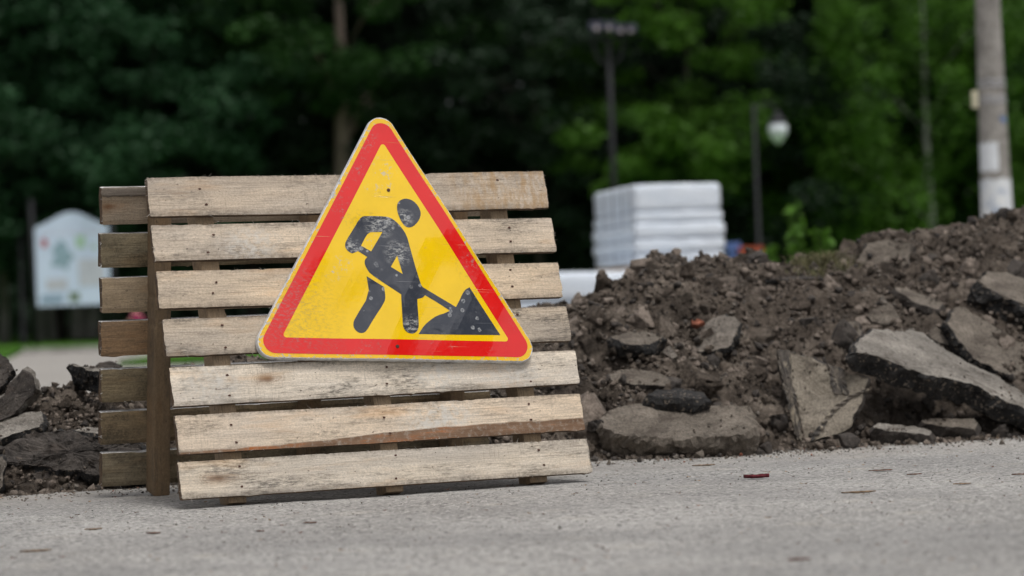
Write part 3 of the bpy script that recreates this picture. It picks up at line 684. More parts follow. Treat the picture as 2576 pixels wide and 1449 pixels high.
for poly in ([(225, 615), (335, 625), (345, 860), (420, 1150), (430, 1280), (390, 1370), (345, 1190), (300, 1000), (240, 760)], [(635, 735), (780, 775), (825, 990), (700, 980), (660, 850)],
             [(430, 1430), (560, 1260), (700, 1090), (830, 1000), (975, 935), (980, 950), (840, 1020), (720, 1110), (590, 1290), (470, 1420)]):
    W3 = dens([tuple(p) for p in A(poly)], 4); pts = [on_plane(p, c, n, .007) for p in W3]
    loc = [M.inverted() @ p for p in pts]; N = len(loc)
    jj = fbm(np.array([(p.x*45, p.y*45, .3) for p in loc]), 61, 4, .7)*.012; jk = fbm(np.array([(p.x*45, p.y*45, 7.3) for p in loc]), 62, 4, .7)*.012
    lo = [Vector((p.x+jj[i], p.y+jk[i]*.3, -.012)) for i, p in enumerate(loc)]; up = [Vector((p.x, p.y, .005+.003*math.sin(i*1.3))) for i, p in enumerate(lo)]
    cc = sum(up, Vector())/N
    F = [(i, (i+1) % N, N+(i+1) % N, N+i) for i in range(N)]+[(N+i, N+(i+1) % N, 2*N) for i in range(N)]
    if poly[0][0] == 430: F = F[:N]+[(N+i, N+i+1, N+(N-2-i), N+(N-1-i)) for i in range(N//2-1)]
    mesh('tar_strip', [tuple(v) for v in lo+up+[cc]], F, M_STRIP, host)
slab('asphalt_slab', A([(980, 1250), (1010, 1215), (1200, 1225), (1480, 1260), (1540, 1300), (1500, 1330), (1300, 1300), (1000, 1285)]), (.05, -.35, .93), .062, [M_SLAB, M_ROCKD],
     'small thick asphalt slab lying on the ground below the long pale slab', 'asphalt slab', GA, Y=8.66, off=0, seed=7)
slab('asphalt_slab', A([(1380, 1210), (1480, 1180), (1700, 1190), (1880, 1190), (1930, 1240), (1900, 1290), (1650, 1260), (1420, 1240)]), (.05, -.5, .86), .05, [M_CONC, M_ROCKD],
     'low dark rounded slab in the shadow under the long pale slab', 'asphalt slab', GA, Y=8.80, off=0, seed=8)
slab('asphalt_slab', A([(1850, 40), (1970, -40), (2150, -30), (2500, 120), (2600, 380), (2269, 250), (2080, 170), (1960, 120)]), (.25, -.45, .85), .13, [M_CONC, M_TAR],
     'thick black asphalt block jutting from the heap at the right picture edge', 'asphalt slab', GA, seed=9, off=.12)
slab('concrete_slab', A([(1640, 300), (1700, 240), (1900, 330), (2269, 560), (2500, 700), (2500, 1000), (2269, 900), (2050, 800), (1820, 690), (1720, 560), (1620, 400)]), (.30, -.70, .64), .07, [M_CONC, M_TAR],
     'large brown slab slanting just above the long pale slab', 'concrete slab', GA, seed=10, off=.05)
slab('stone', A([(960, 340), (1010, 260), (1160, 230), (1190, 260), (1255, 380), (1250, 425), (1100, 415), (1000, 395)]), (0, -.85, .5), .06, [M_CONC, M_CONC],
     'flat triangular brown stone above the top end of the long pale slab', 'stone', GA, seed=11)
slab('stone', A([(1450, 480), (1530, 410), (1600, 470), (1670, 590), (1560, 570)]), (.1, -.85, .5), .05, [M_CONC, M_ROCKD], 'small grey brown stone wedged behind the long pale slab', 'stone', GA, seed=12)
slab('stone', A([(670, 480), (740, 420), (800, 370), (900, 400), (950, 450), (900, 530), (800, 560), (650, 560)]), (-.2, -.55, .8), .08, [M_CONC, M_ROCKD],
     'rounded brown stone resting above the upright concrete piece', 'stone', GA, seed=13)
slab('stone', A([(910, 110), (930, 70), (1080, 90), (1130, 130), (1120, 170), (1000, 165), (920, 145)]), (0, -.6, .8), .03, [M_STONE, M_STONE], 'pale flat stone halfway up the heap under the crest slab', 'stone', GA, seed=14)
slab('stone', A([(1070, 175), (1110, 165), (1145, 220), (1130, 255), (1075, 240)]), (0, -.8, .6), .02, [M_STONE, M_STONE], 'small pale stone just below the pale flat stone', 'stone', GA, seed=15)
slab('asphalt_slab', A([(1180, 90), (1320, 110), (1500, 180), (1620, 250), (1600, 300), (1480, 270), (1300, 190), (1200, 130)]), (.2, -.45, .85), .05, [M_CONC, M_ROCKD],
     'narrow dark slab above a black hollow in the right of the heap', 'asphalt slab', GA, seed=16, off=.05)
slab('plank', A([(120, 12), (300, 5), (612, 5), (614, 30), (300, 38), (122, 42)]), (0, -.5, .86), .022, [M_ROCKD, M_TAR], 'thin dark plank lying on the heap below the grass tuft', 'plank', seed=17, rough=.002, edge=.003, off=.06)
slab('concrete_slab', B([(875, 610), (880, 540), (920, 480), (960, 420), (1010, 385), (1070, 370), (1130, 390), (1165, 430), (1140, 520), (1110, 590), (1060, 612), (960, 635), (900, 640)]), (-.1, -.70, .70), .06, [M_STONE, M_TAR],
     'pale egg shaped slab in the middle of the heap beside a red brick chip', 'concrete slab', GA, seed=18, off=.06)
slab('concrete_slab', B([(275, 1030), (350, 965), (500, 930), (620, 940), (850, 945), (1080, 940), (1230, 965), (1270, 1010), (1280, 1090), (1200, 1130), (1000, 1150), (800, 1160), (550, 1150), (400, 1130), (300, 1090)]), (0, -.52, .85), .105, [M_CONC, M_CONC],
     'largest grey brown slab, lying at the foot of the heap beside the pallet', 'concrete slab', GA, Y=8.42, off=0, seed=19, rough=.012)
slab('asphalt_slab', B([(560, 890), (620, 850), (800, 842), (960, 866), (990, 900), (900, 915), (700, 905)]), (0, -.25, .97), .050, [M_TAR, M_TAR], 'jagged black asphalt chunk behind the largest slab', 'asphalt slab', GA, Y=8.50, off=0, seed=20)
slab('concrete_slab', B([(330, 745), (450, 720), (560, 715), (700, 755), (760, 800), (740, 838), (600, 832), (450, 812), (340, 790)]), (0, -.6, .8), .05, [M_CONC, M_ROCKD], 'flat brown slab half buried above the black chunk', 'concrete slab', GA, seed=21)
slab('asphalt_slab', B([(350, 530), (470, 492), (620, 495), (720, 525), (620, 575), (520, 580), (420, 570)]), (0, -.42, .9), .06, [M_CONC, M_TAR], 'dark slab jutting from the left of the heap near the pallet edge', 'asphalt slab', GA, seed=22, off=.08)
slab('stone', B([(680, 625), (720, 575), (790, 650), (745, 672)]), (.1, -.8, .5), .03, [M_STONE, M_CONC], 'small pointed brown stone above the half buried slab', 'stone', GA, seed=23)
slab('brick_chip', B([(860, 425), (900, 415), (940, 435), (905, 460), (865, 455)]), (0, -.8, .5), .025, [M_BRICK, M_BRICK], 'red brick chip at the upper left of the pale egg shaped slab', 'brick', seed=24, off=.07)
slab('concrete_slab', C7([(425, 390), (480, 290), (600, 270), (740, 285), (715, 400), (640, 450), (540, 450), (450, 420)]), (-.1, -.8, .6), .06, [M_CONC, M_STONE], 'brown slab on the heap crest with a pale left edge', 'concrete slab', GA, seed=25, off=.05)
GL = 'broken asphalt left of the pallets'
slab('asphalt_slab', D([(-200, -40), (0, 0), (60, 40), (150, 120), (165, 200), (60, 330), (0, 390), (-200, 450)]), (.45, -.75, .5), .10, [M_ROCKD, M_TAR], 'dark rough asphalt lump at the left picture edge, topmost of the left rubble', 'asphalt slab', GL, seed=31, Y=8.12, off=0)
slab('asphalt_slab', D([(-200, 560), (0, 450), (110, 310), (200, 200), (240, 155), (300, 170), (380, 240), (400, 350), (300, 460), (200, 590), (100, 650), (0, 690), (-200, 760)]), (.25, -.92, .25), .09, [M_ROCKD, M_SLAB], 'tilted asphalt slab with a pale upper edge in the left rubble', 'asphalt slab', GL, seed=32, Y=8.0, off=0)
slab('asphalt_slab', D([(-200, 740), (0, 690), (130, 640), (280, 600), (440, 575), (465, 650), (420, 750), (300, 775), (150, 825), (0, 865), (-200, 900)]), (.1, -.55, .83), .05, [M_SLAB, M_TAR], 'pale grey asphalt plate in the left rubble under the tilted slab', 'asphalt slab', GL, seed=33, Y=7.93, off=0)
slab('asphalt_slab', D([(-60, 930), (200, 800), (500, 765), (700, 760), (980, 880), (1400, 920), (1400, 1190), (1100, 1230), (800, 1200), (500, 1170), (300, 1110), (0, 1100)]), (0, -.80, .6), .11, [M_ROCKD, M_TAR], 'big dark crumbling asphalt mass behind the lowest boards of the rear pallet', 'asphalt slab', GL, seed=34, Y=7.84, off=0, rough=.03)
slab('asphalt_slab', D([(-150, 1000), (20, 1000), (80, 1080), (40, 1200), (45, 1330), (0, 1390), (-150, 1390)]), (.3, -.9, .3), .05, [M_STONE, M_TAR], 'pale chunk at the bottom left corner of the left rubble', 'asphalt slab', GL, seed=35, Y=7.70, off=0)
slab('asphalt_slab', D([(650, 770), (760, 735), (1000, 735), (1300, 750), (1300, 800), (960, 806), (800, 795)]), (0, -.25, .96), .03, [M_SLAB, M_TAR], 'thin pale plate wedged over the dark crumbling mass', 'asphalt slab', GL, seed=36, Y=7.93, off=0)
slab('asphalt_slab', D([(650, 140), (740, 140), (980, 165), (1150, 190), (1150, 240), (960, 215), (750, 178)]), (-.12, -.30, .95), .085, [M_SLAB, M_TAR], 'pale topped broken slab jutting left beside the rear pallet', 'asphalt slab', GL, seed=37, Y=8.2, off=0)
slab('asphalt_slab', D([(900, 165), (960, 110), (1060, 100), (1150, 130), (1210, 175), (1100, 190), (980, 185)]), (0, -.8, .6), .08, [M_ROCKD, M_ROCKD], 'small dark lump with reddish stones behind the jutting slab', 'asphalt slab', GL, seed=38, Y=8.7, off=0)
slab('asphalt_slab', D([(800, 1290), (890, 1245), (980, 1228), (1200, 1240), (1200, 1300), (1000, 1310)]), (0, -.35, .93), .035, [M_SLAB, M_TAR], 'small pale chip on the ground under the rear pallet boards', 'asphalt slab', GL, seed=39, Y=7.85, off=0)

# stones along the foot of the heap
GS = 'loose stones along the foot of the heap'
ST = [((548, 1280), 50, M_ROCKD, 'dark cube shaped stone in front of the largest slab'), ((655, 1282), 34, M_CONC, 'grey brown stone right of the dark cube shaped one'),
      ((768, 1262), 52, M_STONE, 'light brown rounded stone in front of the largest slab'), ((915, 1240), 85, M_CONC, 'biggest loose clod, against the front of the largest slab'),
      ((1075, 1262), 27, M_STONE, 'small pointed pale stone right of the biggest loose clod'), ((272, 1268), 30, M_STONE, 'whitish stone just right of the pallet foot'),
      ((345, 1245), 44, M_CONC, 'brown clod behind the whitish stone'), ((360, 1297), 46, M_CONC, 'crumbly brown clod in front of the brown one by the pallet'),
      ((1320, 1205), 105, M_ROCKD, 'dark clod between the largest slab and the upright piece'), ((700, 1280), 20, M_BRICK, 'orange brick bit between two small stones'),
      ((1160, 1248), 30, M_BRICK, 'orange brown brick bit right of the largest slab'), ((1200, 1240), 24, M_BRICK, 'rust red fragment beside the orange brown brick bit')]
for k, ((x, y), w_, m, lab) in enumerate(ST):
    (px, py), = B([(x, y)]); py += w_*.4124*.35; d = ray(px, py); t = -CAM_H/d.z; g = Vector((0, 0, CAM_H))+d*t; r_ = w_*.4124/2/FPX*g.y
    V, F = rockproto(3, 200+k, .22, .95); o = mesh('stone' if m is not M_BRICK else 'brick_bit', V*r_, F, m); o.location = (g.x, g.y, r_*.55); o.rotation_euler = (0, 0, k)
    tag(o, lab, 'stone' if m is not M_BRICK else 'brick', GS)
ST2 = [((1200, 1340), 46, M_STONE, 'round stone on the ground in front of the right slab end', C7), ((555, 1370), 34, M_STONE, 'pale pebble at the foot of the heap below the small thick slab', C7),
       ((390, 1330), 150, M_ROCKD, 'low dark mound clod at the foot of the upright piece', C7), ((60, 1300), 100, M_ROCKD, 'dark clod left of the upright piece', C7), ((300, 1375), 45, M_STONE, 'cream white chip below the upright piece', C7)]
for k, ((x, y), w_, m, lab, T_) in enumerate(ST2):
    (px, py), = T_([(x, y)]); py += w_*.4775*.3; d = ray(px, py); g = Vector((0, 0, CAM_H))+d*(-CAM_H/d.z); r_ = w_*.4775/2/FPX*g.y
    V, F = rockproto(3, 230+k, .25, .9); o = mesh('stone', V*r_, F, m); o.location = (g.x, g.y, r_*.5); tag(o, lab, 'stone', GS)

cr = scatter('soil_crumbs', np.array([tuple(p) for p, _ in CRUMB]), np.array([r for _, r in CRUMB]), PS, CM[:3], np.random.default_rng(2).choice([0, 0, 1, 2], len(CRUMB)), None, 77)
cr['kind'] = 'stuff'; cr['label'] = 'crumbs of soil lying on and around the broken slabs'
# grit and litter on the asphalt
rs = np.random.default_rng(11)
n = 5200; x = rs.uniform(-2.2, 2.4, n); t_ = rs.random(n); y = np.where(t_ < .55, yb(x)-np.abs(rs.normal(0, .16, n)), rs.uniform(4.4, 8.6, n))
r = np.where(t_ < .55, rs.uniform(.0015, .007, n), rs.uniform(.0012, .0034, n)); big = rs.random(n) < .012; r = np.where(big, r*2.2, r)
keep = y < yb(x)+.02
pos = np.stack([x, y, r*.25], 1)[keep]; r = r[keep]; mi = rs.choice([0, 0, 1, 1, 2, 3], len(r)); mi[rs.random(len(r)) < .010] = 4
M_PALE = rock_mat('pale_grit', (.28, .27, .25, 1), (.42, .40, .37, 1), 30)
g = scatter('grit', pos, r, PT, [M_STONE, M_PALE, M_CONC, M_ROCKD, M_BRICK], mi, None, 5); g['kind'] = 'stuff'; g['label'] = 'fine grit and crumbs scattered over the asphalt'
M_LEAF = rock_mat('dry_leaf', (.10, .035, .022, 1), (.22, .10, .06, 1), 30); M_LEAF2 = rock_mat('tan_leaf', (.22, .14, .08, 1), (.33, .22, .13, 1), 30)
V, F, MI = [], [], []
for k in range(520):
    x0 = rs.uniform(-1.9, 2.1); y0 = rs.uniform(4.5, 8.6) if k % 3 else float(yb(x0))-abs(rs.normal(0, .25))
    if y0 > yb(x0): continue
    L_ = rs.uniform(.002, .009); a = rs.normal(0, .8); w_ = rs.uniform(.0015, .004); b = len(V)
    for i in range(4):
        f = i/3-.5; wv = w_*(1-(2*f)**2*.9)
        for s_ in (-1, 1): V.append((x0+L_*2*f*math.cos(a)-s_*wv*math.sin(a), y0+L_*2*f*math.sin(a)+s_*wv*math.cos(a), .0025+.003*rs.random()+abs(f)*.006*rs.random()))
    for i in range(3): F.append((b+2*i, b+2*i+1, b+2*i+3, b+2*i+2)); MI.append(k % 2)
o = mesh('leaf_litter', V, F, [M_LEAF, M_LEAF2], None, MI); o['kind'] = 'stuff'; o['label'] = 'tiny scraps of dry leaf and bark on the asphalt'
def gpt(px, py):
    d = ray(px, py); return Vector((0, 0, CAM_H))+d*(-CAM_H/d.z)
def leaf(px, py, wpx, hgt, m, label, rz=0, name='dry_leaf', cat='leaf', seed=0, curl=1.):
    g = gpt(px, py); L_ = wpx/FPX*g.y; V, F = [], []; rs_ = np.random.default_rng(seed); nu, nv = 14, 7
    for i in range(nu):
        f = i/(nu-1); hw = L_*.22*math.sin(math.pi*min(1, f*.96+.02))**1.0*(1+.3*math.sin(f*19+seed))
        for j in range(nv):
            s_ = j/(nv-1)*2-1; th = s_*curl
            V.append(((f-.5)*L_, hw*math.sin(th), hgt*(1-math.cos(th))+.0005+.25*hgt*abs(f-.5)*2+rs_.uniform(0, .0012)))
    F = [(i*nv+j, i*nv+j+1, (i+1)*nv+j+1, (i+1)*nv+j) for i in range(nu-1) for j in range(nv-1)]
    o = mesh(name, V, F, m, smooth=True); o.location = (g.x, g.y, 0.0); o.rotation_euler = (0, 0, rz)
    sm = o.modifiers.new('thick', 'SOLIDIFY'); sm.thickness = .0008
    return tag(o, label, cat, 'dead leaves on the asphalt')
M_CRIM = rock_mat('crimson_leaf', (.085, .012, .018, 1), (.19, .03, .04, 1), 30)
leaf(1903, 1204, 66, .0065, M_CRIM, 'rolled crimson leaf on the asphalt in front of the largest slab', .12, seed=1, curl=2.3)
for k, (px, py, w_, m, lab) in enumerate([(1270, 1208, 0, 0, 0)]+[(1360, 1215, 30, M_LEAF, 'rusty brown leaf beside the right foot of the leaning pallet'), (2215, 1185, 60, M_LEAF, 'shredded brown leaf on the right of the asphalt'),
        (2300, 1195, 40, M_LEAF, 'thin brown leaf scrap right of the shredded one'), (90, 1388, 80, M_LEAF2, 'blurred tan stalk near the bottom left corner'), (655, 1338, 22, M_LEAF, 'small upright brown scrap in the near middle of the asphalt'),
        (2570, 1195, 50, M_LEAF, 'brown leaf scrap at the right picture edge'), (2010, 1410, 60, M_LEAF, 'blurred reddish scrap in the near right foreground'), (1770, 1172, 60, M_LEAF2, 'long tan bark shred in front of the light brown stone'),
        (235, 1333, 45, M_LEAF2, 'thin tan straw on the left asphalt'), (385, 1343, 40, M_LEAF, 'flat brown leaf left of centre foreground'), (780, 1317, 34, M_LEAF, 'reddish leaf scrap below the left pallet foot'),
        (2420, 1219, 45, M_LEAF2, 'tan leaf piece low on the right of the asphalt'), (2160, 1240, 90, M_LEAF2, 'long dry straw with a pale pebble on the right asphalt')]):
    if w_: leaf(px, py, w_, .003, m, lab, (k % 5-2)*.15, seed=k, curl=1.2)

# grass tuft on the crest
q = NM('olive_grass', .8); M_GR = q.done(q.ramp(q.noise(30), [(.3, (.045, .05, .018, 1)), (.7, (.14, .12, .05, 1))]))
V, F = [], []; rs = np.random.default_rng(4)
for k in range(700):
    b = at(rs.normal(2035, 34), 0, 10.0); bx = b.x; by = float(yb(bx)+wd(bx))-rs.uniform(-.05, .45); bz = float(Hs(bx, by))
    h_ = rs.uniform(.02, .09); a = rs.uniform(0, 6.28); l_ = rs.uniform(.2, 1.2)*h_; w_ = .0022; i = len(V)
    for f in (0, .5, 1): 
        c_ = (bx+math.cos(a)*l_*f*f, by+math.sin(a)*l_*f*f-.01, bz+h_*f*(1-.4*f)); V += [(c_[0]-w_*(1-f*.8), c_[1], c_[2]), (c_[0]+w_*(1-f*.8), c_[1], c_[2])]
    F += [(i, i+1, i+3, i+2), (i+2, i+3, i+5, i+4)]
tag(mesh('grass_tuft', V, F, M_GR), 'dry olive grass tuft on the crest of the soil heap', 'grass tuft')

# ------------------------------------------------------------ background: kerb, lawns
q = NM('lawn', .9); M_LAWN = q.done(q.ramp(q.noise(3, 5, .6), [(.3, (.045, .12, .016, 1)), (.7, (.08, .19, .026, 1))]), q.bump(q.noise(40), .03)); q.b.inputs['Specular IOR Level'].default_value = .1
M_KERB = rock_mat('kerb_stone', (.26, .25, .235, 1), (.36, .35, .33, 1), 2)
def strip(name, pts, z, m, th=.12):
    n = len(pts); V = [(x, y, z) for x, y in pts]+[(x, y, z-th) for x, y in pts]
    F = [tuple(range(n))]+[(i, n+i, n+(i+1) % n, (i+1) % n) for i in range(n)]
    return tag(mesh(name, V, F, m), kind='structure')
strip('kerb', [(-11.7, 57.5), (-11.7, 57.8), (-3.6, 57.8), (-3.6, 57.5)], .12, M_KERB)
V = [(-80, 57.85, .10), (-40, 57.85, .10), (-3.5, 57.85, .10), (60, 57.85, .10), (-90, 78, .34), (-40, 78, .34), (-3.5, 78, .34), (90, 78, .34), (-160, 160, .4), (-40, 160, .4), (-3.5, 160, .4), (160, 160, .4)]
tag(mesh('lawn', V, [(i+4*j, i+1+4*j, i+5+4*j, i+4+4*j) for j in range(2) for i in range(3)], M_LAWN), kind='structure')
strip('lawn', [(-9.3, 44), (-11.75, 57.45), (-11.75, 57.8), (-60, 57.8), (-60, 40)], .06, M_LAWN)
strip('lawn', [(-5.4, 33), (-1, 31), (60, 24), (60, 57.8), (-3.5, 57.4), (-5.9, 45)], .08, M_LAWN)

# ------------------------------------------------------------ trees
def leaf_mat(name, a, b, tr=.25):
    q = NM(name, .6, .3)
    oi = q.n.new('ShaderNodeObjectInfo').outputs['Random']
    c = q.ramp(q.noise(.8, 5, .7, q.vec(src=q.n.new('ShaderNodeNewGeometry').outputs['Position'])), [(.3, a), (.7, b)])
    c = q.mix(1, c, q.ramp(q.noise(9, 2), [(.3, .7), (.7, 1.35)]), 'MULTIPLY')
    tl = q.n.new('ShaderNodeBsdfTranslucent'); q.l.new(c, tl.inputs[0]); ms = q.n.new('ShaderNodeMixShader'); ms.inputs[0].default_value = tr
    q.l.new(q.b.outputs[0], ms.inputs[1]); q.l.new(tl.outputs[0], ms.inputs[2]); q.l.new(ms.outputs[0], q.n['Material Output'].inputs[0])
    return q.done(c)
ML = {'blue': leaf_mat('blue_green_leaves', (.013, .044, .018, 1), (.037, .110, .042, 1)), 'mid': leaf_mat('green_leaves', (.011, .040, .009, 1), (.038, .11, .019, 1)),
      'lime': leaf_mat('lime_leaves', (.03, .085, .008, 1), (.10, .23, .022, 1), .35), 'dark': leaf_mat('shaded_conifer_needles', (.007, .019, .009, 1), (.019, .045, .019, 1), .1)}
M_BARK = rock_mat('grey_bark', (.035, .030, .026, 1), (.075, .066, .056, 1), 3); M_BARKP = rock_mat('pale_grey_bark', (.28, .27, .25, 1), (.42, .40, .38, 1), 3); M_BARKB = rock_mat('brown_bark', (.17, .135, .11, 1), (.29, .235, .195, 1), 3)
q = NM('birch_bark', .7); bb = q.noise(1, 4, .7, q.vec((2, 2, 9))); M_BIRCH = q.done(q.ramp(bb, [(.42, (.03, .03, .028, 1)), (.5, (.55, .54, .51, 1))]))
def crown_mesh(name, cz, rx, rz, nclump, per, leafsz, seed, shape='round', droop=0):
    rs_ = np.random.default_rng(seed); C_ = []
    while len(C_) < nclump:
        p = rs_.uniform(-1, 1, 3); d = np.linalg.norm(p)
        if d > 1 or d < .35: continue
        if shape == 'cone': p = np.array([p[0]*(1-p[2])*.62, p[1]*(1-p[2])*.62, p[2]])
        C_.append(p*np.array([rx, rx, rz])+np.array([0, 0, cz]))
    C_ = np.array(C_); N = nclump*per
    c = np.repeat(C_, per, 0); rad = np.repeat(rs_.uniform(.35, .85, nclump)*rx*.28, per)
    d = rs_.normal(size=(N, 3)); d /= np.linalg.norm(d, axis=1)[:, None]; q_ = rs_.random(N)**.4
    off = d*(rad*q_)[:, None]; off[:, 2] *= .55
    if droop: off[:, 2] -= droop*rs_.random(N)**2
    c = c+off
    a = rs_.normal(size=(N, 3)); a[:, 2] *= .5; a /= np.linalg.norm(a, axis=1)[:, None]
    b = np.cross(a, rs_.normal(size=(N, 3))); b /= np.linalg.norm(b, axis=1)[:, None]
    s = (leafsz*rs_.uniform(.6, 1.3, N))[:, None]
    V = np.stack([c-a*s, c+b*s*.45, c+a*s, c-b*s*.45], 1).reshape(-1, 3); F = np.arange(N*4).reshape(-1, 4)
    me = bpy.data.meshes.new(name); me.vertices.add(len(V)); me.vertices.foreach_set('co', V.astype(np.float32).ravel())
    me.loops.add(F.size); me.loops.foreach_set('vertex_index', F.astype(np.int32).ravel()); me.polygons.add(N); me.polygons.foreach_set('loop_start', np.arange(0, N*4, 4, dtype=np.int32))
    me.update(calc_edges=True); return me, C_
CR = {}
for kind, args in dict(round=(6.6, 4.2, 4.9, 190, 230, .105, 1), low=(5.9, 3.8, 4.4, 190, 230, .105, 2), cone=(6.0, 4.6, 6.0, 200, 220, .10, 3, 'cone'), weep=(5.6, 3.4, 5.4, 170, 200, .09, 4, 'round', 1.6), high=(9.3, 4.6, 3.7, 160, 200, .115, 5), ragged=(6.2, 3.8, 4.3, 30, 300, .13, 6)).items():
    CR[kind] = crown_mesh('crown', *args)
def tree(name, x, y, kind, lm, bark, label, sc=1., rz=0., tr=.22, group='trees beyond the lawn', cat='tree', sz=1.):
    t = empty(name, (x, y, 0)); t.rotation_euler = (0, 0, rz); t.scale = (sc, sc, sc*sz); tag(t, label, cat, group)
    me, Cc = CR[kind]; me2 = me.copy(); me2.materials.clear(); me2.materials.append(ML[lm])
    o = bpy.data.objects.new('crown', me2); COL.objects.link(o); o.parent = t
    b = MB(); h_ = {'ragged': 9, 'round': 9, 'low': 7.5, 'cone': 10.5, 'weep': 10.5, 'high': 11}[kind]
    b.tube([(.08*math.sin(k*1.3), .06*math.cos(k), h_*k/8) for k in range(9)], [tr*(1.25 if k == 0 else 1-.1*k) for k in range(9)], 12)
    for k in range(0, len(Cc), max(1, len(Cc)//(3 if kind == 'high' else 14))):
        c = Cc[k]; z0 = max(1.5, min(h_-1, c[2]-1.8)); b.tube([(0, 0, z0), (c[0]*.5, c[1]*.5, z0+(c[2]-z0)*.65), tuple(c)], [tr*.20, tr*.12, tr*.04], 6)
    b.build('trunk', bark, t, True); return t
def tx(px, Y): return at(px, 800, Y).x
TR = [(-420, 67, 'low', 'blue', 'blue green tree well past the left picture edge', 1.05, 15), (-760, 68, 'round', 'blue', 'farthest left blue green tree, outside the picture', 1.05, 16), (3050, 67, 'low', 'mid', 'green tree farther past the right picture edge', 1.05, 17),
      (-60, 66, 'low', 'blue', 'leafy blue green tree at the left picture edge', 1.0, 0), (150, 69, 'low', 'blue', 'dense blue green tree behind the notice board', 1.05, 1), (400, 67, 'round', 'blue', 'broad blue green tree above the left half of the pallets', 1.0, 2),
      (640, 71, 'round', 'dark', 'dark shaded tree left of the brown trunk', 1.1, 3), (878, 68, 'high', 'mid', 'tall tree with a bare pale brown trunk behind the sign', 1.0, 4), (1130, 72, 'round', 'dark', 'dark tree behind the right shoulder of the sign', 1.05, 5),
      (1360, 68, 'round', 'dark', 'dark green tree left of the floodlight mast', 1.0, 6), (1560, 70, 'cone', 'dark', 'dark conifer directly behind the floodlight mast', 1.0, 7), (1760, 67, 'round', 'lime', 'bright lime green tree above the white stack', 1.0, 8),
      (1900, 70, 'low', 'dark', 'dark green tree behind the hanging lamp pole', 1.0, 9), (2100, 66, 'cone', 'dark', 'near black spruce right of the hanging lamp', 1.0, 10), (2230, 69, 'weep', 'lime', 'bright drooping tree left of the birch', 1.05, 11),
      (2350, 64, 'weep', 'lime', 'drooping birch with a broken white trunk left of the concrete pole', 1.0, 12), (2560, 67, 'low', 'mid', 'green tree behind the concrete pole at the right edge', 1.05, 13), (2760, 68, 'round', 'mid', 'green tree just past the right picture edge', 1.0, 14)]
for (px, Y, kd, lm, lab, sc, k) in TR:
    tree('birch' if k == 12 else ('spruce' if kd == 'cone' else 'tree'), tx(px, Y), Y, kd, lm, M_BIRCH if k == 12 else (M_BARKB if k == 4 else M_BARK), lab, sc*1.02, k*1.1, .36 if k == 4 else (.10 if k == 12 else .19))
TP = [(6, 'pale grey trunk at the left picture edge'), (108, 'slim pale trunk under the left part of the notice board'), (130, 'second slim pale trunk under the notice board'), (190, 'pale trunk under the middle of the notice board'), (232, 'thick pale trunk under the right corner of the notice board')]
for k, (px, lab) in enumerate(TP):
    tree('tree', tx(px, 68+k*.3), 68+k*.3, 'high', 'blue', M_BARKP, lab, 1.0, k*2.0, (.14, .11, .10, .20, .24)[k], 'pale trunked trees behind the notice board')
# the wood beyond
rs = np.random.default_rng(8); N = 130000
x = rs.uniform(-50, 50, N); y = rs.uniform(79, 92, N); z = rs.uniform(0, 17, N)
cell = fbm(np.stack([x*.35, y*.35, z*.35], 1), 3, 3); kp = cell > -.25; c = np.stack([x, y, z], 1)[kp]; N = len(c)
a = rs.normal(size=(N, 3)); a /= np.linalg.norm(a, axis=1)[:, None]; b = np.cross(a, rs.normal(size=(N, 3))); b /= np.linalg.norm(b, axis=1)[:, None]; s = rs.uniform(.2, .45, N)[:, None]
V = np.stack([c-a*s, c+b*s*.6, c+a*s, c-b*s*.6], 1).reshape(-1, 3)
wd_o = mesh('woodland', V, np.arange(N*4).reshape(-1, 4), ML['dark']); wd_o['kind'] = 'stuff'; wd_o['label'] = 'dark woodland filling the far background'
# undergrowth at the foot of the wood
x = rs.uniform(-34, 34, 16000); y = rs.uniform(76, 79, 16000); z = rs.random(16000)**1.6*2.0; c = np.stack([x, y, z], 1); N = len(c)
a = rs.normal(size=(N, 3)); a /= np.linalg.norm(a, axis=1)[:, None]; b = np.cross(a, rs.normal(size=(N, 3))); b /= np.linalg.norm(b, axis=1)[:, None]; s = rs.uniform(.1, .25, N)[:, None]
u_o = mesh('undergrowth', np.stack([c-a*s, c+b*s*.5, c+a*s, c-b*s*.5], 1).reshape(-1, 3), np.arange(N*4).reshape(-1, 4), ML['dark']); u_o['kind'] = 'stuff'; u_o['label'] = 'low dark undergrowth at the foot of the trees'
# trees behind the photographer (mirrored in the sign's film)
tree('tree', 13.6, -4.4, 'ragged', 'mid', M_BARK, 'tall green tree behind the camera, mirrored in the sign', 1.05, .4, .22, 'trees behind the camera')
tree('tree', 9.3, -4.2, 'ragged', 'mid', M_BARK, 'shorter gappy green tree behind the camera, mirrored in the sign', .84, 1.4, .22, 'trees behind the camera')
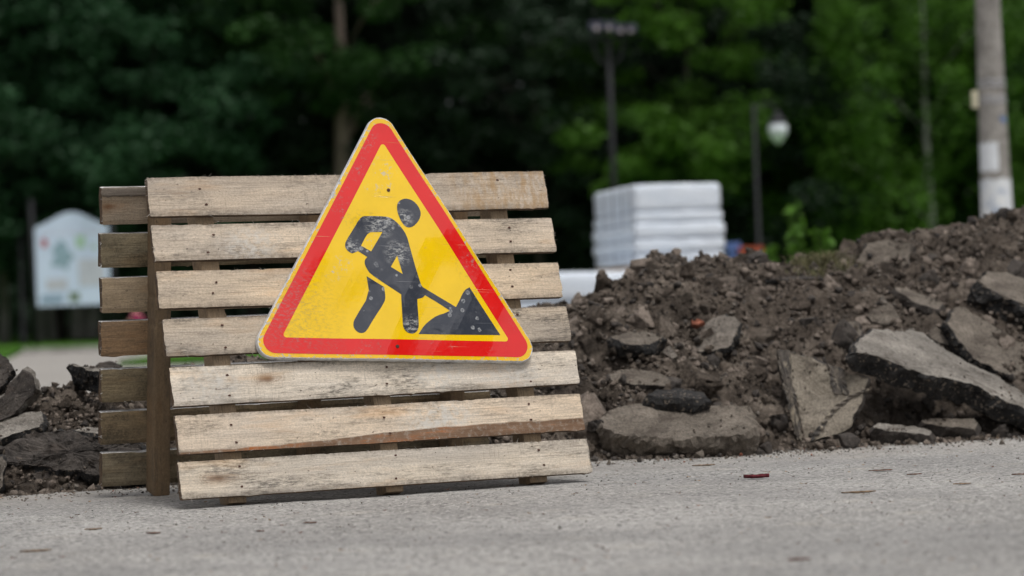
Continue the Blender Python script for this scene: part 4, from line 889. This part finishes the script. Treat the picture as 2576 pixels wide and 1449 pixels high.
# bushes
def bush(px, py0, py1, Y, wpx, lm, label, n=260, sz=.07, seed=0, name='bush'):
    rs_ = np.random.default_rng(seed); top = at(px, py0, Y); w_ = wpx/FPX*Y; t = empty(name, (top.x, Y, 0)); tag(t, label, 'bush', 'bushes behind the heap')
    V, F = [], []; st = MB()
    for k in range(9):
        a = rs_.uniform(0, 6.28); e = Vector((math.cos(a)*w_*.5*rs_.random(), math.sin(a)*w_*.4*rs_.random(), top.z*rs_.uniform(.6, 1)))
        st.tube([(0, 0, 0), tuple(e*.5+Vector((0, 0, .15*top.z))), tuple(e)], [.012, .008, .003], 5)
        for _ in range(n//9):
            c = e*rs_.uniform(.45, 1.05)+Vector(rs_.normal(0, w_*.09, 3)); a_ = Vector(rs_.normal(size=3)).normalized(); b_ = a_.cross(Vector(rs_.normal(size=3))).normalized(); s_ = sz*rs_.uniform(.6, 1.3)
            i = len(V); V += [tuple(c-a_*s_), tuple(c+b_*s_*.5), tuple(c+a_*s_), tuple(c-b_*s_*.5)]; F.append((i, i+1, i+2, i+3))
    mesh('foliage', V, F, ML[lm], t); st.build('stems', M_BARK, t); return t
bush(2060, 590, 660, 17, 120, 'lime', 'bright green leafy bush just behind the grass tuft', 620, .06, 1)
bush(1990, 525, 640, 26, 60, 'lime', 'tall thin green sapling left of the leafy bush', 160, .07, 2, 'sapling')
bush(1940, 620, 660, 30, 50, 'lime', 'low yellow green bush right of the hanging lamp pole', 260, .08, 3)

# ------------------------------------------------------------ white wrapped packs
q = NM('white_wrap', .35, .5); wn_ = q.noise(3, 5, .6, q.vec((1, 1, 4)))
M_WRAP = q.done(q.ramp(wn_, [(.3, (.72, .80, .90, 1)), (.7, (.84, .90, .98, 1))]), q.bump(q.noise(4, 6, .7, q.vec((1, 1, 6)), 1.5), .05, .7))
M_TIMB = plain('pallet_timber', (.42, .24, .09, 1), .8)
def rbox(name, c, d, rz, mat, parent, r=.05, bulge=.0, seed=0):
    nx_, nz_ = 14, 8; V, F = [], []
    for iz in range(nz_+1):
        fz = iz/nz_; zz = (fz-.5)*d[2]; ins = r*(1-math.sqrt(max(0, 1-(abs(fz-.5)*2)**8)))*1.0-bulge*math.cos((fz-.5)*math.pi)
        w_, h_ = d[0]/2-ins, d[1]/2-ins; ring = []
        for s_ in range(4):
            for k in range(nx_):
                f = k/nx_*2-1; ring.append([(f*w_, -h_), (w_, f*h_), (-f*w_, h_), (-w_, -f*h_)][s_])
        V += [(x, y, zz) for x, y in ring]
    N = 4*nx_; F = [(i*N+k, i*N+(k+1) % N, (i+1)*N+(k+1) % N, (i+1)*N+k) for i in range(nz_) for k in range(N)]+[tuple(range(N-1, -1, -1)), tuple(nz_*N+k for k in range(N))]
    P_ = np.array(V); P_ += .5*r*np.stack([fbm(P_*3+seed, seed+i, 3) for i in range(3)], 1)
    o = mesh(name, P_.tolist(), F, mat, parent, smooth=True); o.location = c; o.rotation_euler = (0, 0, rz); return o
YS = 25.0
c0 = at(1600, 690, YS)      # nearest vertical corner of the upper stack
lowz = at(1470, 683, YS-.4).z
low = empty('wrapped_pack', (at(1470, 700, YS).x, YS+.6, 0)); tag(low, 'long low white wrapped pack carrying the tall white stack', 'building materials', 'white wrapped building materials')
wl_ = (1700-1270)/FPX*YS
for k in range(3): rbox('layer', (0.15, 0, lowz*(k+.5)/3), (wl_, 1.6, lowz/3*.99), .0, M_WRAP, low, .05, .012, 3+k)
stk = empty('wrapped_stack', (0, 0, 0)); ang = R(27)
W1, W2_ = 1.0, 1.02
tag(stk, 'tall stack of white wrapped slabs on a timber pallet above the heap', 'building materials', 'white wrapped building materials')
ex = Vector((math.cos(ang*.35), math.sin(ang*.35), 0)); eyv = Vector((-math.sin(ang*.35), math.cos(ang*.35), 0))
rz_ = ang*.35+0.0
cornerX = at(1600, 600, YS).x; rightX = at(1815, 600, YS+.3).x; leftX = at(1503, 600, YS+.9).x
ww = (rightX-cornerX)/math.cos(R(12)); 
# right face yawed 12 deg back, left face seen obliquely
rz_ = R(13); ww = (rightX-cornerX)/math.cos(rz_); dd_ = (cornerX-leftX)/math.sin(rz_)
cen = Vector((cornerX, YS, 0))+Vector((math.cos(rz_), math.sin(rz_), 0))*ww/2+Vector((-math.sin(rz_), math.cos(rz_), 0))*dd_/2
stk.location = (cen.x, cen.y, lowz)
lay = [(690, 668, 'p'), (668, 636, 'w'), (636, 601, 'w'), (601, 562, 'w'), (562, 533, 'w'), (533, 464, 'w')]
for k, (a_, b_, t_) in enumerate(lay):
    za, zb = at(1610, a_, YS).z-lowz, at(1610, b_, YS).z-lowz
    if k == 0: za = 0.0
    if t_ == 'p':
        b = MB()
        for f in (-.45, 0, .45): b.box((f*ww, 0, (za+zb)/2), (.1, dd_*.98, (zb-za)*.98))
        b.box((0, 0, zb-.012), (ww, dd_*.98, .022)); o = b.build('timber_pallet', M_TIMB, stk); o.rotation_euler = (0, 0, rz_)
    else:
        g_ = (.03 if k in (2, 3) else .0)
        rbox('layer', (0, 0, (za+zb)/2), (ww+g_, dd_+g_, (zb-za)*1.0), rz_, M_WRAP, stk, .025, .011 if k < 5 else .001, 20+k)
M_STRAP = plain('strap', (.22, .23, .26, 1), .5)
b = MB()
zt = at(1610, 464, YS).z-lowz
for f in (-.42, -.22, 0, .22, .42): b.box((-ww/2-.012, f*dd_, zt/2+.04), (.008, .014, zt-.1))
o = b.build('straps', M_STRAP, stk); o.rotation_euler = (0, 0, rz_)

# ------------------------------------------------------------ lamps and poles
M_IRON = plain('dark_iron', (.006, .006, .009, 1), .75, .0); M_LENS = plain('lamp_lens', (.34, .30, .32, 1), .1, 0, .1)
M_FIX = plain('violet_grey_housing', (.05, .05, .085, 1), .4, .1)
YL = 46.0; p = at(1548, 110, YL); mast = empty('floodlight_mast', (at(1556, 780, YL).x, YL, 0)); tag(mast, 'dark floodlight mast with a cross bar of spotlights behind the white stack', 'lamp post')
b = MB(); b.tube([(0, 0, 0), (0, 0, p.z*.5), (0, 0, p.z+.05)], [.07, .055, .05], 12); b.build('pole', M_IRON, mast, True)
b = MB(); b.box((0, 0, p.z+.12), (.80, .10, .07)); b.box((0, 0, p.z-.12), (.10, .10, .5)); b.tube([(-.30, 0, p.z+.1), (-.22, 0, p.z-.3), (0, 0, p.z-.42)], .03, 6); b.tube([(.30, 0, p.z+.1), (.22, 0, p.z-.3), (0, 0, p.z-.42)], .03, 6); b.build('cross_bar', M_IRON, mast)
for k, (px, py, w_) in enumerate(((1500, 66, 38), (1531, 66, 34), (1560, 72, 34), (1585, 72, 30))):
    a_ = at(px, py, YL); x, z = a_.x-mast.location.x, a_.z; r_ = w_/2/FPX*YL
    b = MB(); b.box((x, -.05, z), (r_*2, .30, r_*1.1)); b.lathe((x, -.05, z-r_*.9), [(r_*.95, 0), (r_*.8, .25*r_), (r_*.5, .5*r_)], 14); o = b.build('spotlight', M_FIX, mast)
    b = MB(); V = [(x+r_*.38*math.cos(t*math.pi/8), -.215, z-.06+r_*.38*math.sin(t*math.pi/8)) for t in range(16)]; b.add(V, [tuple(range(16))]); b.build('lens', M_LENS, o)
YG = 47.0; base = at(1912, 640, YG); top = at(1893, 262, YG); lampp = empty('street_lamp', (at(1915, 766, YG).x, YG, 0)); tag(lampp, 'dark street lamp with a white acorn globe hanging from a curved arm', 'street lamp')
x0 = lampp.location.x; gl = at(1957, 330, YG); gx = gl.x-x0
b = MB(); b.tube([(0, 0, 0), (0, 0, .5), (0, 0, .55), (0, 0, top.z)], [.11, .10, .045, .035], 12); b.build('pole', M_IRON, lampp, True)
b = MB(); rr = gx/2; b.tube([(0, 0, top.z-.25)]+[(rr-rr*math.cos(t*math.pi/10), 0, top.z-.2+rr*.9*math.sin(t*math.pi/10)) for t in range(11)]+[(gx, 0, gl.z+.33)], .022, 8); b.build('arm', M_IRON, lampp, True)
b = MB(); b.lathe((gx, 0, gl.z), [(.02, .40), (.07, .36), (.08, .28), (.16, .22), (.19, .17)], 20); b.build('cap', M_IRON, lampp, True)
q = NM('milky_glass', .2); q.b.inputs['Transmission Weight'].default_value = .0; M_GLOBE = q.done((.78, .82, .88, 1))
b = MB(); b.lathe((gx, 0, gl.z), [(.15, .15), (.185, .08), (.19, .02), (.165, -.07), (.11, -.165), (.05, -.23), (.001, -.265)], 24); b.build('globe', M_GLOBE, lampp, True)
# concrete utility pole
YP = 23.0; M_POLE = rock_mat('pole_concrete', (.27, .255, .235, 1), (.40, .38, .35, 1), 3); a_ = at(2504.5, 530, YP); t_ = at(2481, 0, YP)
pole = empty('utility_pole', (a_.x+.012, YP, 0)); tag(pole, 'tapering concrete utility pole plastered with white papers at the right edge', 'utility pole')
r0, r1 = 76/2/FPX*YP, 61/2/FPX*YP; zz0, zz1 = a_.z, t_.z; sl = (r1-r0)/(zz1-zz0); dx = (t_.x-a_.x)/(zz1-zz0)
b = MB(); b.tube([((z-zz0)*dx, 0, z) for z in (0, 1, 2, 3, 5, 7, 8)], [max(.06, r0+(z-zz0)*sl) for z in (0, 1, 2, 3, 5, 7, 8)], 24); b.build('shaft', M_POLE, pole, True)
def wrap(name, zb_, zt_, a0, a1, m, off=.004, seed=0):
    V, F = [], []; n_ = 12
    for i in range(5):
        z = zb_+(zt_-zb_)*i/4; rr_ = r0+(z-zz0)*sl+off
        for k in range(n_+1):
            a = R(a0+(a1-a0)*k/n_); V.append(((z-zz0)*dx+rr_*math.sin(a), -rr_*math.cos(a), z+.012*math.sin(k*1.7+seed)*(i in (0, 4))))
    F = [(i*(n_+1)+k, i*(n_+1)+k+1, (i+1)*(n_+1)+k+1, (i+1)*(n_+1)+k) for i in range(4) for k in range(n_)]
    o = mesh(name, V, F, m, pole); return o
M_PAP = plain('white_paper', (.68, .71, .74, 1), .8, 0, .08); q = NM('torn_posters', .8)
M_PAP2 = q.done(q.ramp(q.noise(9, 5, .7), [(.36, (.34, .40, .50, 1)), (.45, (.66, .69, .72, 1)), (.7, (.76, .77, .76, 1))]))
Z = lambda py: at(2500, py, YP).z
o = wrap('poster', Z(432), Z(360), -88, 4, M_PAP); o['label'] = 'upper single white sheet'
o = wrap('poster', Z(700), Z(452), -95, 88, M_PAP2, .005, 2); o['label'] = 'lower patchwork of torn white and bluish papers'
wrap('poster', Z(310), Z(296), 20, 55, plain('blue_scrap', (.16, .24, .42, 1), .8))
M_BAND = plain('grey_band', (.36, .36, .37, 1), .6, 0, .1)
for py in (203, 216, 245, 256): wrap('band', Z(py+4), Z(py-2), -92, 92, M_BAND, .006)
b = MB(); aa = at(2452, 250, YP); b.box((aa.x-pole.location.x, 0, aa.z), (.05, .07, .16)); b.box((aa.x-pole.location.x+.03, 0, aa.z), (.04, .03, .04)); b.build('cream_box', plain('cream_plastic', (.62, .58, .42, 1), .5), pole)

# notice board with its posts
YN = 63.2; M_BW = plain('board_white', (.66, .76, .98, 1), .5, 0, .06, 2); l_, r_ = at(92, 700, YN).x, at(277, 700, YN).x; zb_, zs, zt_ = at(180, 768, YN).z, at(180, 570, YN).z, at(180, 533, YN).z
nb = empty('notice_board', ((l_+r_)/2, YN, .11)); tag(nb, 'white information board with an arched top and map print, left of the pallets', 'notice board'); w_ = (r_-l_)/2
V = [(-w_, zb_), (w_, zb_), (w_, zs)]+[(w_*math.cos(t*math.pi/14) if 0 else w_*(1-2*t/14), zs+(zt_-zs)*(.12+.88*math.sin(t*math.pi/14)**2.0)) for t in range(1, 14)]+[(-w_, zs)]; n_ = len(V)
VV = [(x, -.04, z-.11) for x, z in V]+[(x, .04, z-.11) for x, z in V]; mesh('panel', VV, [tuple(range(n_)), tuple(range(2*n_-1, n_-1, -1))]+[(i, (i+1) % n_, n_+(i+1) % n_, n_+i)[::-1] for i in range(n_)], M_BW, nb)
def pr(name, x0, x1, y0, y1, c, blob=False, seed=0):
    a_, b_ = at(x0, y1, YN), at(x1, y0, YN); cx0, cz0 = (a_.x+b_.x)/2-nb.location.x, (a_.z+b_.z)/2-.11; hw, hh = (b_.x-a_.x)/2, (b_.z-a_.z)/2
    if blob: V = [(cx0+hw*(.75+.25*math.sin(t*1.3+seed))*math.cos(t*math.pi/12), -.046, cz0+hh*(.78+.22*math.sin(t*.9+seed))*math.sin(t*math.pi/12)) for t in range(24)]
    else: V = [(cx0-hw, -.046, cz0-hh), (cx0+hw, -.046, cz0-hh), (cx0+hw, -.046, cz0+hh), (cx0-hw, -.046, cz0+hh)]
    V2 = V+[(x, -.0405, z) for x, _, z in V]; k = len(V)
    return mesh(name, V2, [tuple(range(k))]+[(i, k+i, k+(i+1) % k, (i+1) % k) for i in range(k)], plain(name+'_ink', c, .6, 0, .1), nb)
pr('heading_stripe', 96, 262, 583, 590, (.62, .36, .42, 1)); pr('heading_stripe', 112, 250, 571, 576, (.60, .42, .48, 1)); pr('red_emblem', 103, 122, 596, 628, (.45, .04, .05, 1), True, 1)
pr('map_print', 124, 188, 600, 690, (.30, .43, .52, 1), True, 2); pr('green_print', 192, 214, 592, 624, (.42, .62, .46, 1)); pr('green_print', 228, 246, 610, 632, (.46, .60, .54, 1), True, 3)
pr('blue_foot_print', 104, 160, 742, 762, (.25, .36, .48, 1)); pr('photo_print', 176, 200, 735, 758, (.14, .20, .10, 1)); pr('text_block', 118, 170, 700, 730, (.56, .57, .64, 1)); pr('text_block', 200, 262, 650, 720, (.58, .60, .68, 1))
for px, py in ((84, 500), (284, 545)):
    a_ = at(px+4, 800, YN); b = MB(); b.tube([(a_.x-nb.location.x, 0.02, -.11), (a_.x-nb.location.x, 0.02, at(px, py, YN).z-.11)], .085, 10); b.build('post', M_IRON, nb, True)
for z_ in (at(180, 590, YN).z-.11, zb_-.01): b = MB(); b.box((0, .07, z_), (2*w_+.2, .05, .06)); b.build('rail', M_IRON, nb)
a_ = at(58, 800, YN+.5); pp = empty('iron_post', (a_.x, YN+.5, .10)); tag(pp, 'slim dark iron post left of the notice board', 'post'); b = MB(); hp = at(58, 560, YN).z
b.tube([(0, 0, 0), (0, 0, .3), (0, 0, .32), (0, 0, hp-.2)], [.10, .10, .06, .05], 10); b.build('shaft', M_IRON, pp, True); b = MB(); b.lathe((0, 0, hp-.2), [(.05, 0), (.09, .05), (.07, .13), (.01, .18)], 12); b.build('finial', M_IRON, pp, True)

# red and blue things on the ground beyond the heap
M_OR = plain('red_orange_plastic', (.40, .075, .035, 1), .5); M_BLU = plain('blue_plastic', (.12, .20, .50, 1), .5)
def crate(name, px0, px1, pyt, Y, m, label):
    a_, b_ = at(px0, pyt, Y), at(px1, pyt, Y); w_ = b_.x-a_.x; t = empty(name, ((a_.x+b_.x)/2, Y, .08)); tag(t, label, 'container'); h_ = a_.z-.08
    b = MB(); b.box((0, 0, h_*.46), (w_, .5, h_*.92)); [b.box((f*w_, -.26, h_*.45), (.03, .02, h_*.8)) for f in (-.35, 0, .35)]; b.build('body', m, t)
    b = MB(); b.box((0, 0, h_*.96), (w_+.05, .55, h_*.08)); b.build('lid', m, t)
    for s_ in (-1, 1):
        b = MB(); b.tube([(s_*w_*.28, -.28, h_*.70), (s_*w_*.28, -.33, h_*.74), (s_*w_*.1, -.33, h_*.74)], .012, 6); b.build('handle', M_IRON, t)
crate('container', 1862, 1912, 622, 40, M_OR, 'red orange container showing over the heap beside the lamp pole'); crate('container', 1828, 1855, 612, 40.5, M_BLU, 'blue container right of the white stack behind the heap')

# squatting person seen through the gap of the boards
def person():
    Y = 50.0; c = at(350, 790, Y); t = empty('person', (c.x, Y, 0)); tag(t, 'distant person squatting in a magenta top and navy trousers, glimpsed between the pallet boards', 'person')
    def skin(name, J, E, m, lvl=2):
        me = bpy.data.meshes.new(name); me.from_pydata([j[0] for j in J], E, []); me.materials.append(m); o = bpy.data.objects.new(name, me); COL.objects.link(o); o.parent = t
        s_ = o.modifiers.new('skin', 'SKIN'); o.modifiers.new('sub', 'SUBSURF').levels = lvl; o.modifiers['sub'].render_levels = lvl
        for v, j in zip(me.skin_vertices[0].data, J): v.radius = (j[1], j[1] if len(j) < 3 else j[2])
        me.skin_vertices[0].data[0].use_root = True
        return o
    SK = plain('skin', (.48, .28, .20, 1), .5, 0, .05); MG = plain('magenta_cloth', (.30, .015, .09, 1), .8); NV = plain('navy_cloth', (.012, .016, .04, 1), .8); HR = plain('brown_hair', (.05, .03, .02, 1), .6)
    # facing left (-x), buttocks near the heels
    body = [((.05, 0, .30), .13), ((.04, 0, .45), .12), ((-.02, 0, .62), .14), ((-.06, 0, .76), .13), ((-.09, 0, .85), .055), ((-.11, 0, .92), .05), ((-.125, 0, 1.01), .085), ((-.13, 0, 1.09), .07)]
    E = [(i, i+1) for i in range(7)]
    for s_ in (-1, 1):
        k = len(body); body += [((-.05, s_*.19, .78), .052), ((-.20, s_*.20, .58), .042), ((-.40, s_*.12, .56), .032), ((-.46, s_*.10, .55), .028)]; E += [(3, k), (k, k+1), (k+1, k+2), (k+2, k+3)]
        for f in range(4):
            m_ = len(body); yy = s_*.10+(f-1.5)*.02; body += [((-.50, yy, .545+.004*f), .009), ((-.535, yy, .525), .008), ((-.545, yy, .495), .007)]; E += [(k+3, m_), (m_, m_+1), (m_+1, m_+2)]
        m_ = len(body); body += [((-.47, s_*.06, .52), .010), ((-.49, s_*.045, .50), .008)]; E += [(k+3, m_), (m_, m_+1)]
        k = len(body); body += [((.02, s_*.10, .30), .085), ((-.34, s_*.15, .47), .062), ((-.10, s_*.14, .10), .045), ((-.22, s_*.14, .04), .035)]; E += [(0, k), (k, k+1), (k+1, k+2), (k+2, k+3)]
    skin('body', body, E, SK)
    top = [((.05, 0, .36), .145), ((.03, 0, .48), .135), ((-.02, 0, .63), .155), ((-.06, 0, .77), .14), ((-.085, 0, .83), .07)]; E = [(i, i+1) for i in range(4)]
    for s_ in (-1, 1): k = len(top); top += [((-.05, s_*.19, .78), .062), ((-.13, s_*.20, .68), .055)]; E += [(3, k), (k, k+1)]
    skin('shirt', top, E, MG)
    tr = [((.05, 0, .29), .145)]; E = []
    for s_ in (-1, 1): k = len(tr); tr += [((.02, s_*.10, .30), .098), ((-.34, s_*.15, .47), .075), ((-.13, s_*.14, .15), .058)]; E += [(0, k), (k, k+1), (k+1, k+2)]
    skin('trousers', tr, E, NV)
    skin('hair', [((-.09, 0, 1.13), .075), ((-.07, 0, 1.04), .085), ((-.05, 0, .95), .06)], [(0, 1), (1, 2)], HR)
    for s_ in (-1, 1):
        b = MB(); b.box((-.20, s_*.14, .04), (.26, .09, .07)); b.box((-.14, s_*.14, .085), (.12, .08, .05)); b.build('shoe', M_IRON, t)
        b = MB(); b.lathe((-.203, s_*.032, 1.03), [(.001, -.008), (.010, 0), (.001, .008)], 8); b.build('eye', M_IRON, t)
    b = MB(); b.tube([(-.20, 0, 1.04), (-.225, 0, 1.005), (-.205, 0, .995)], [.008, .014, .01], 6); b.build('nose', SK, t)
person()
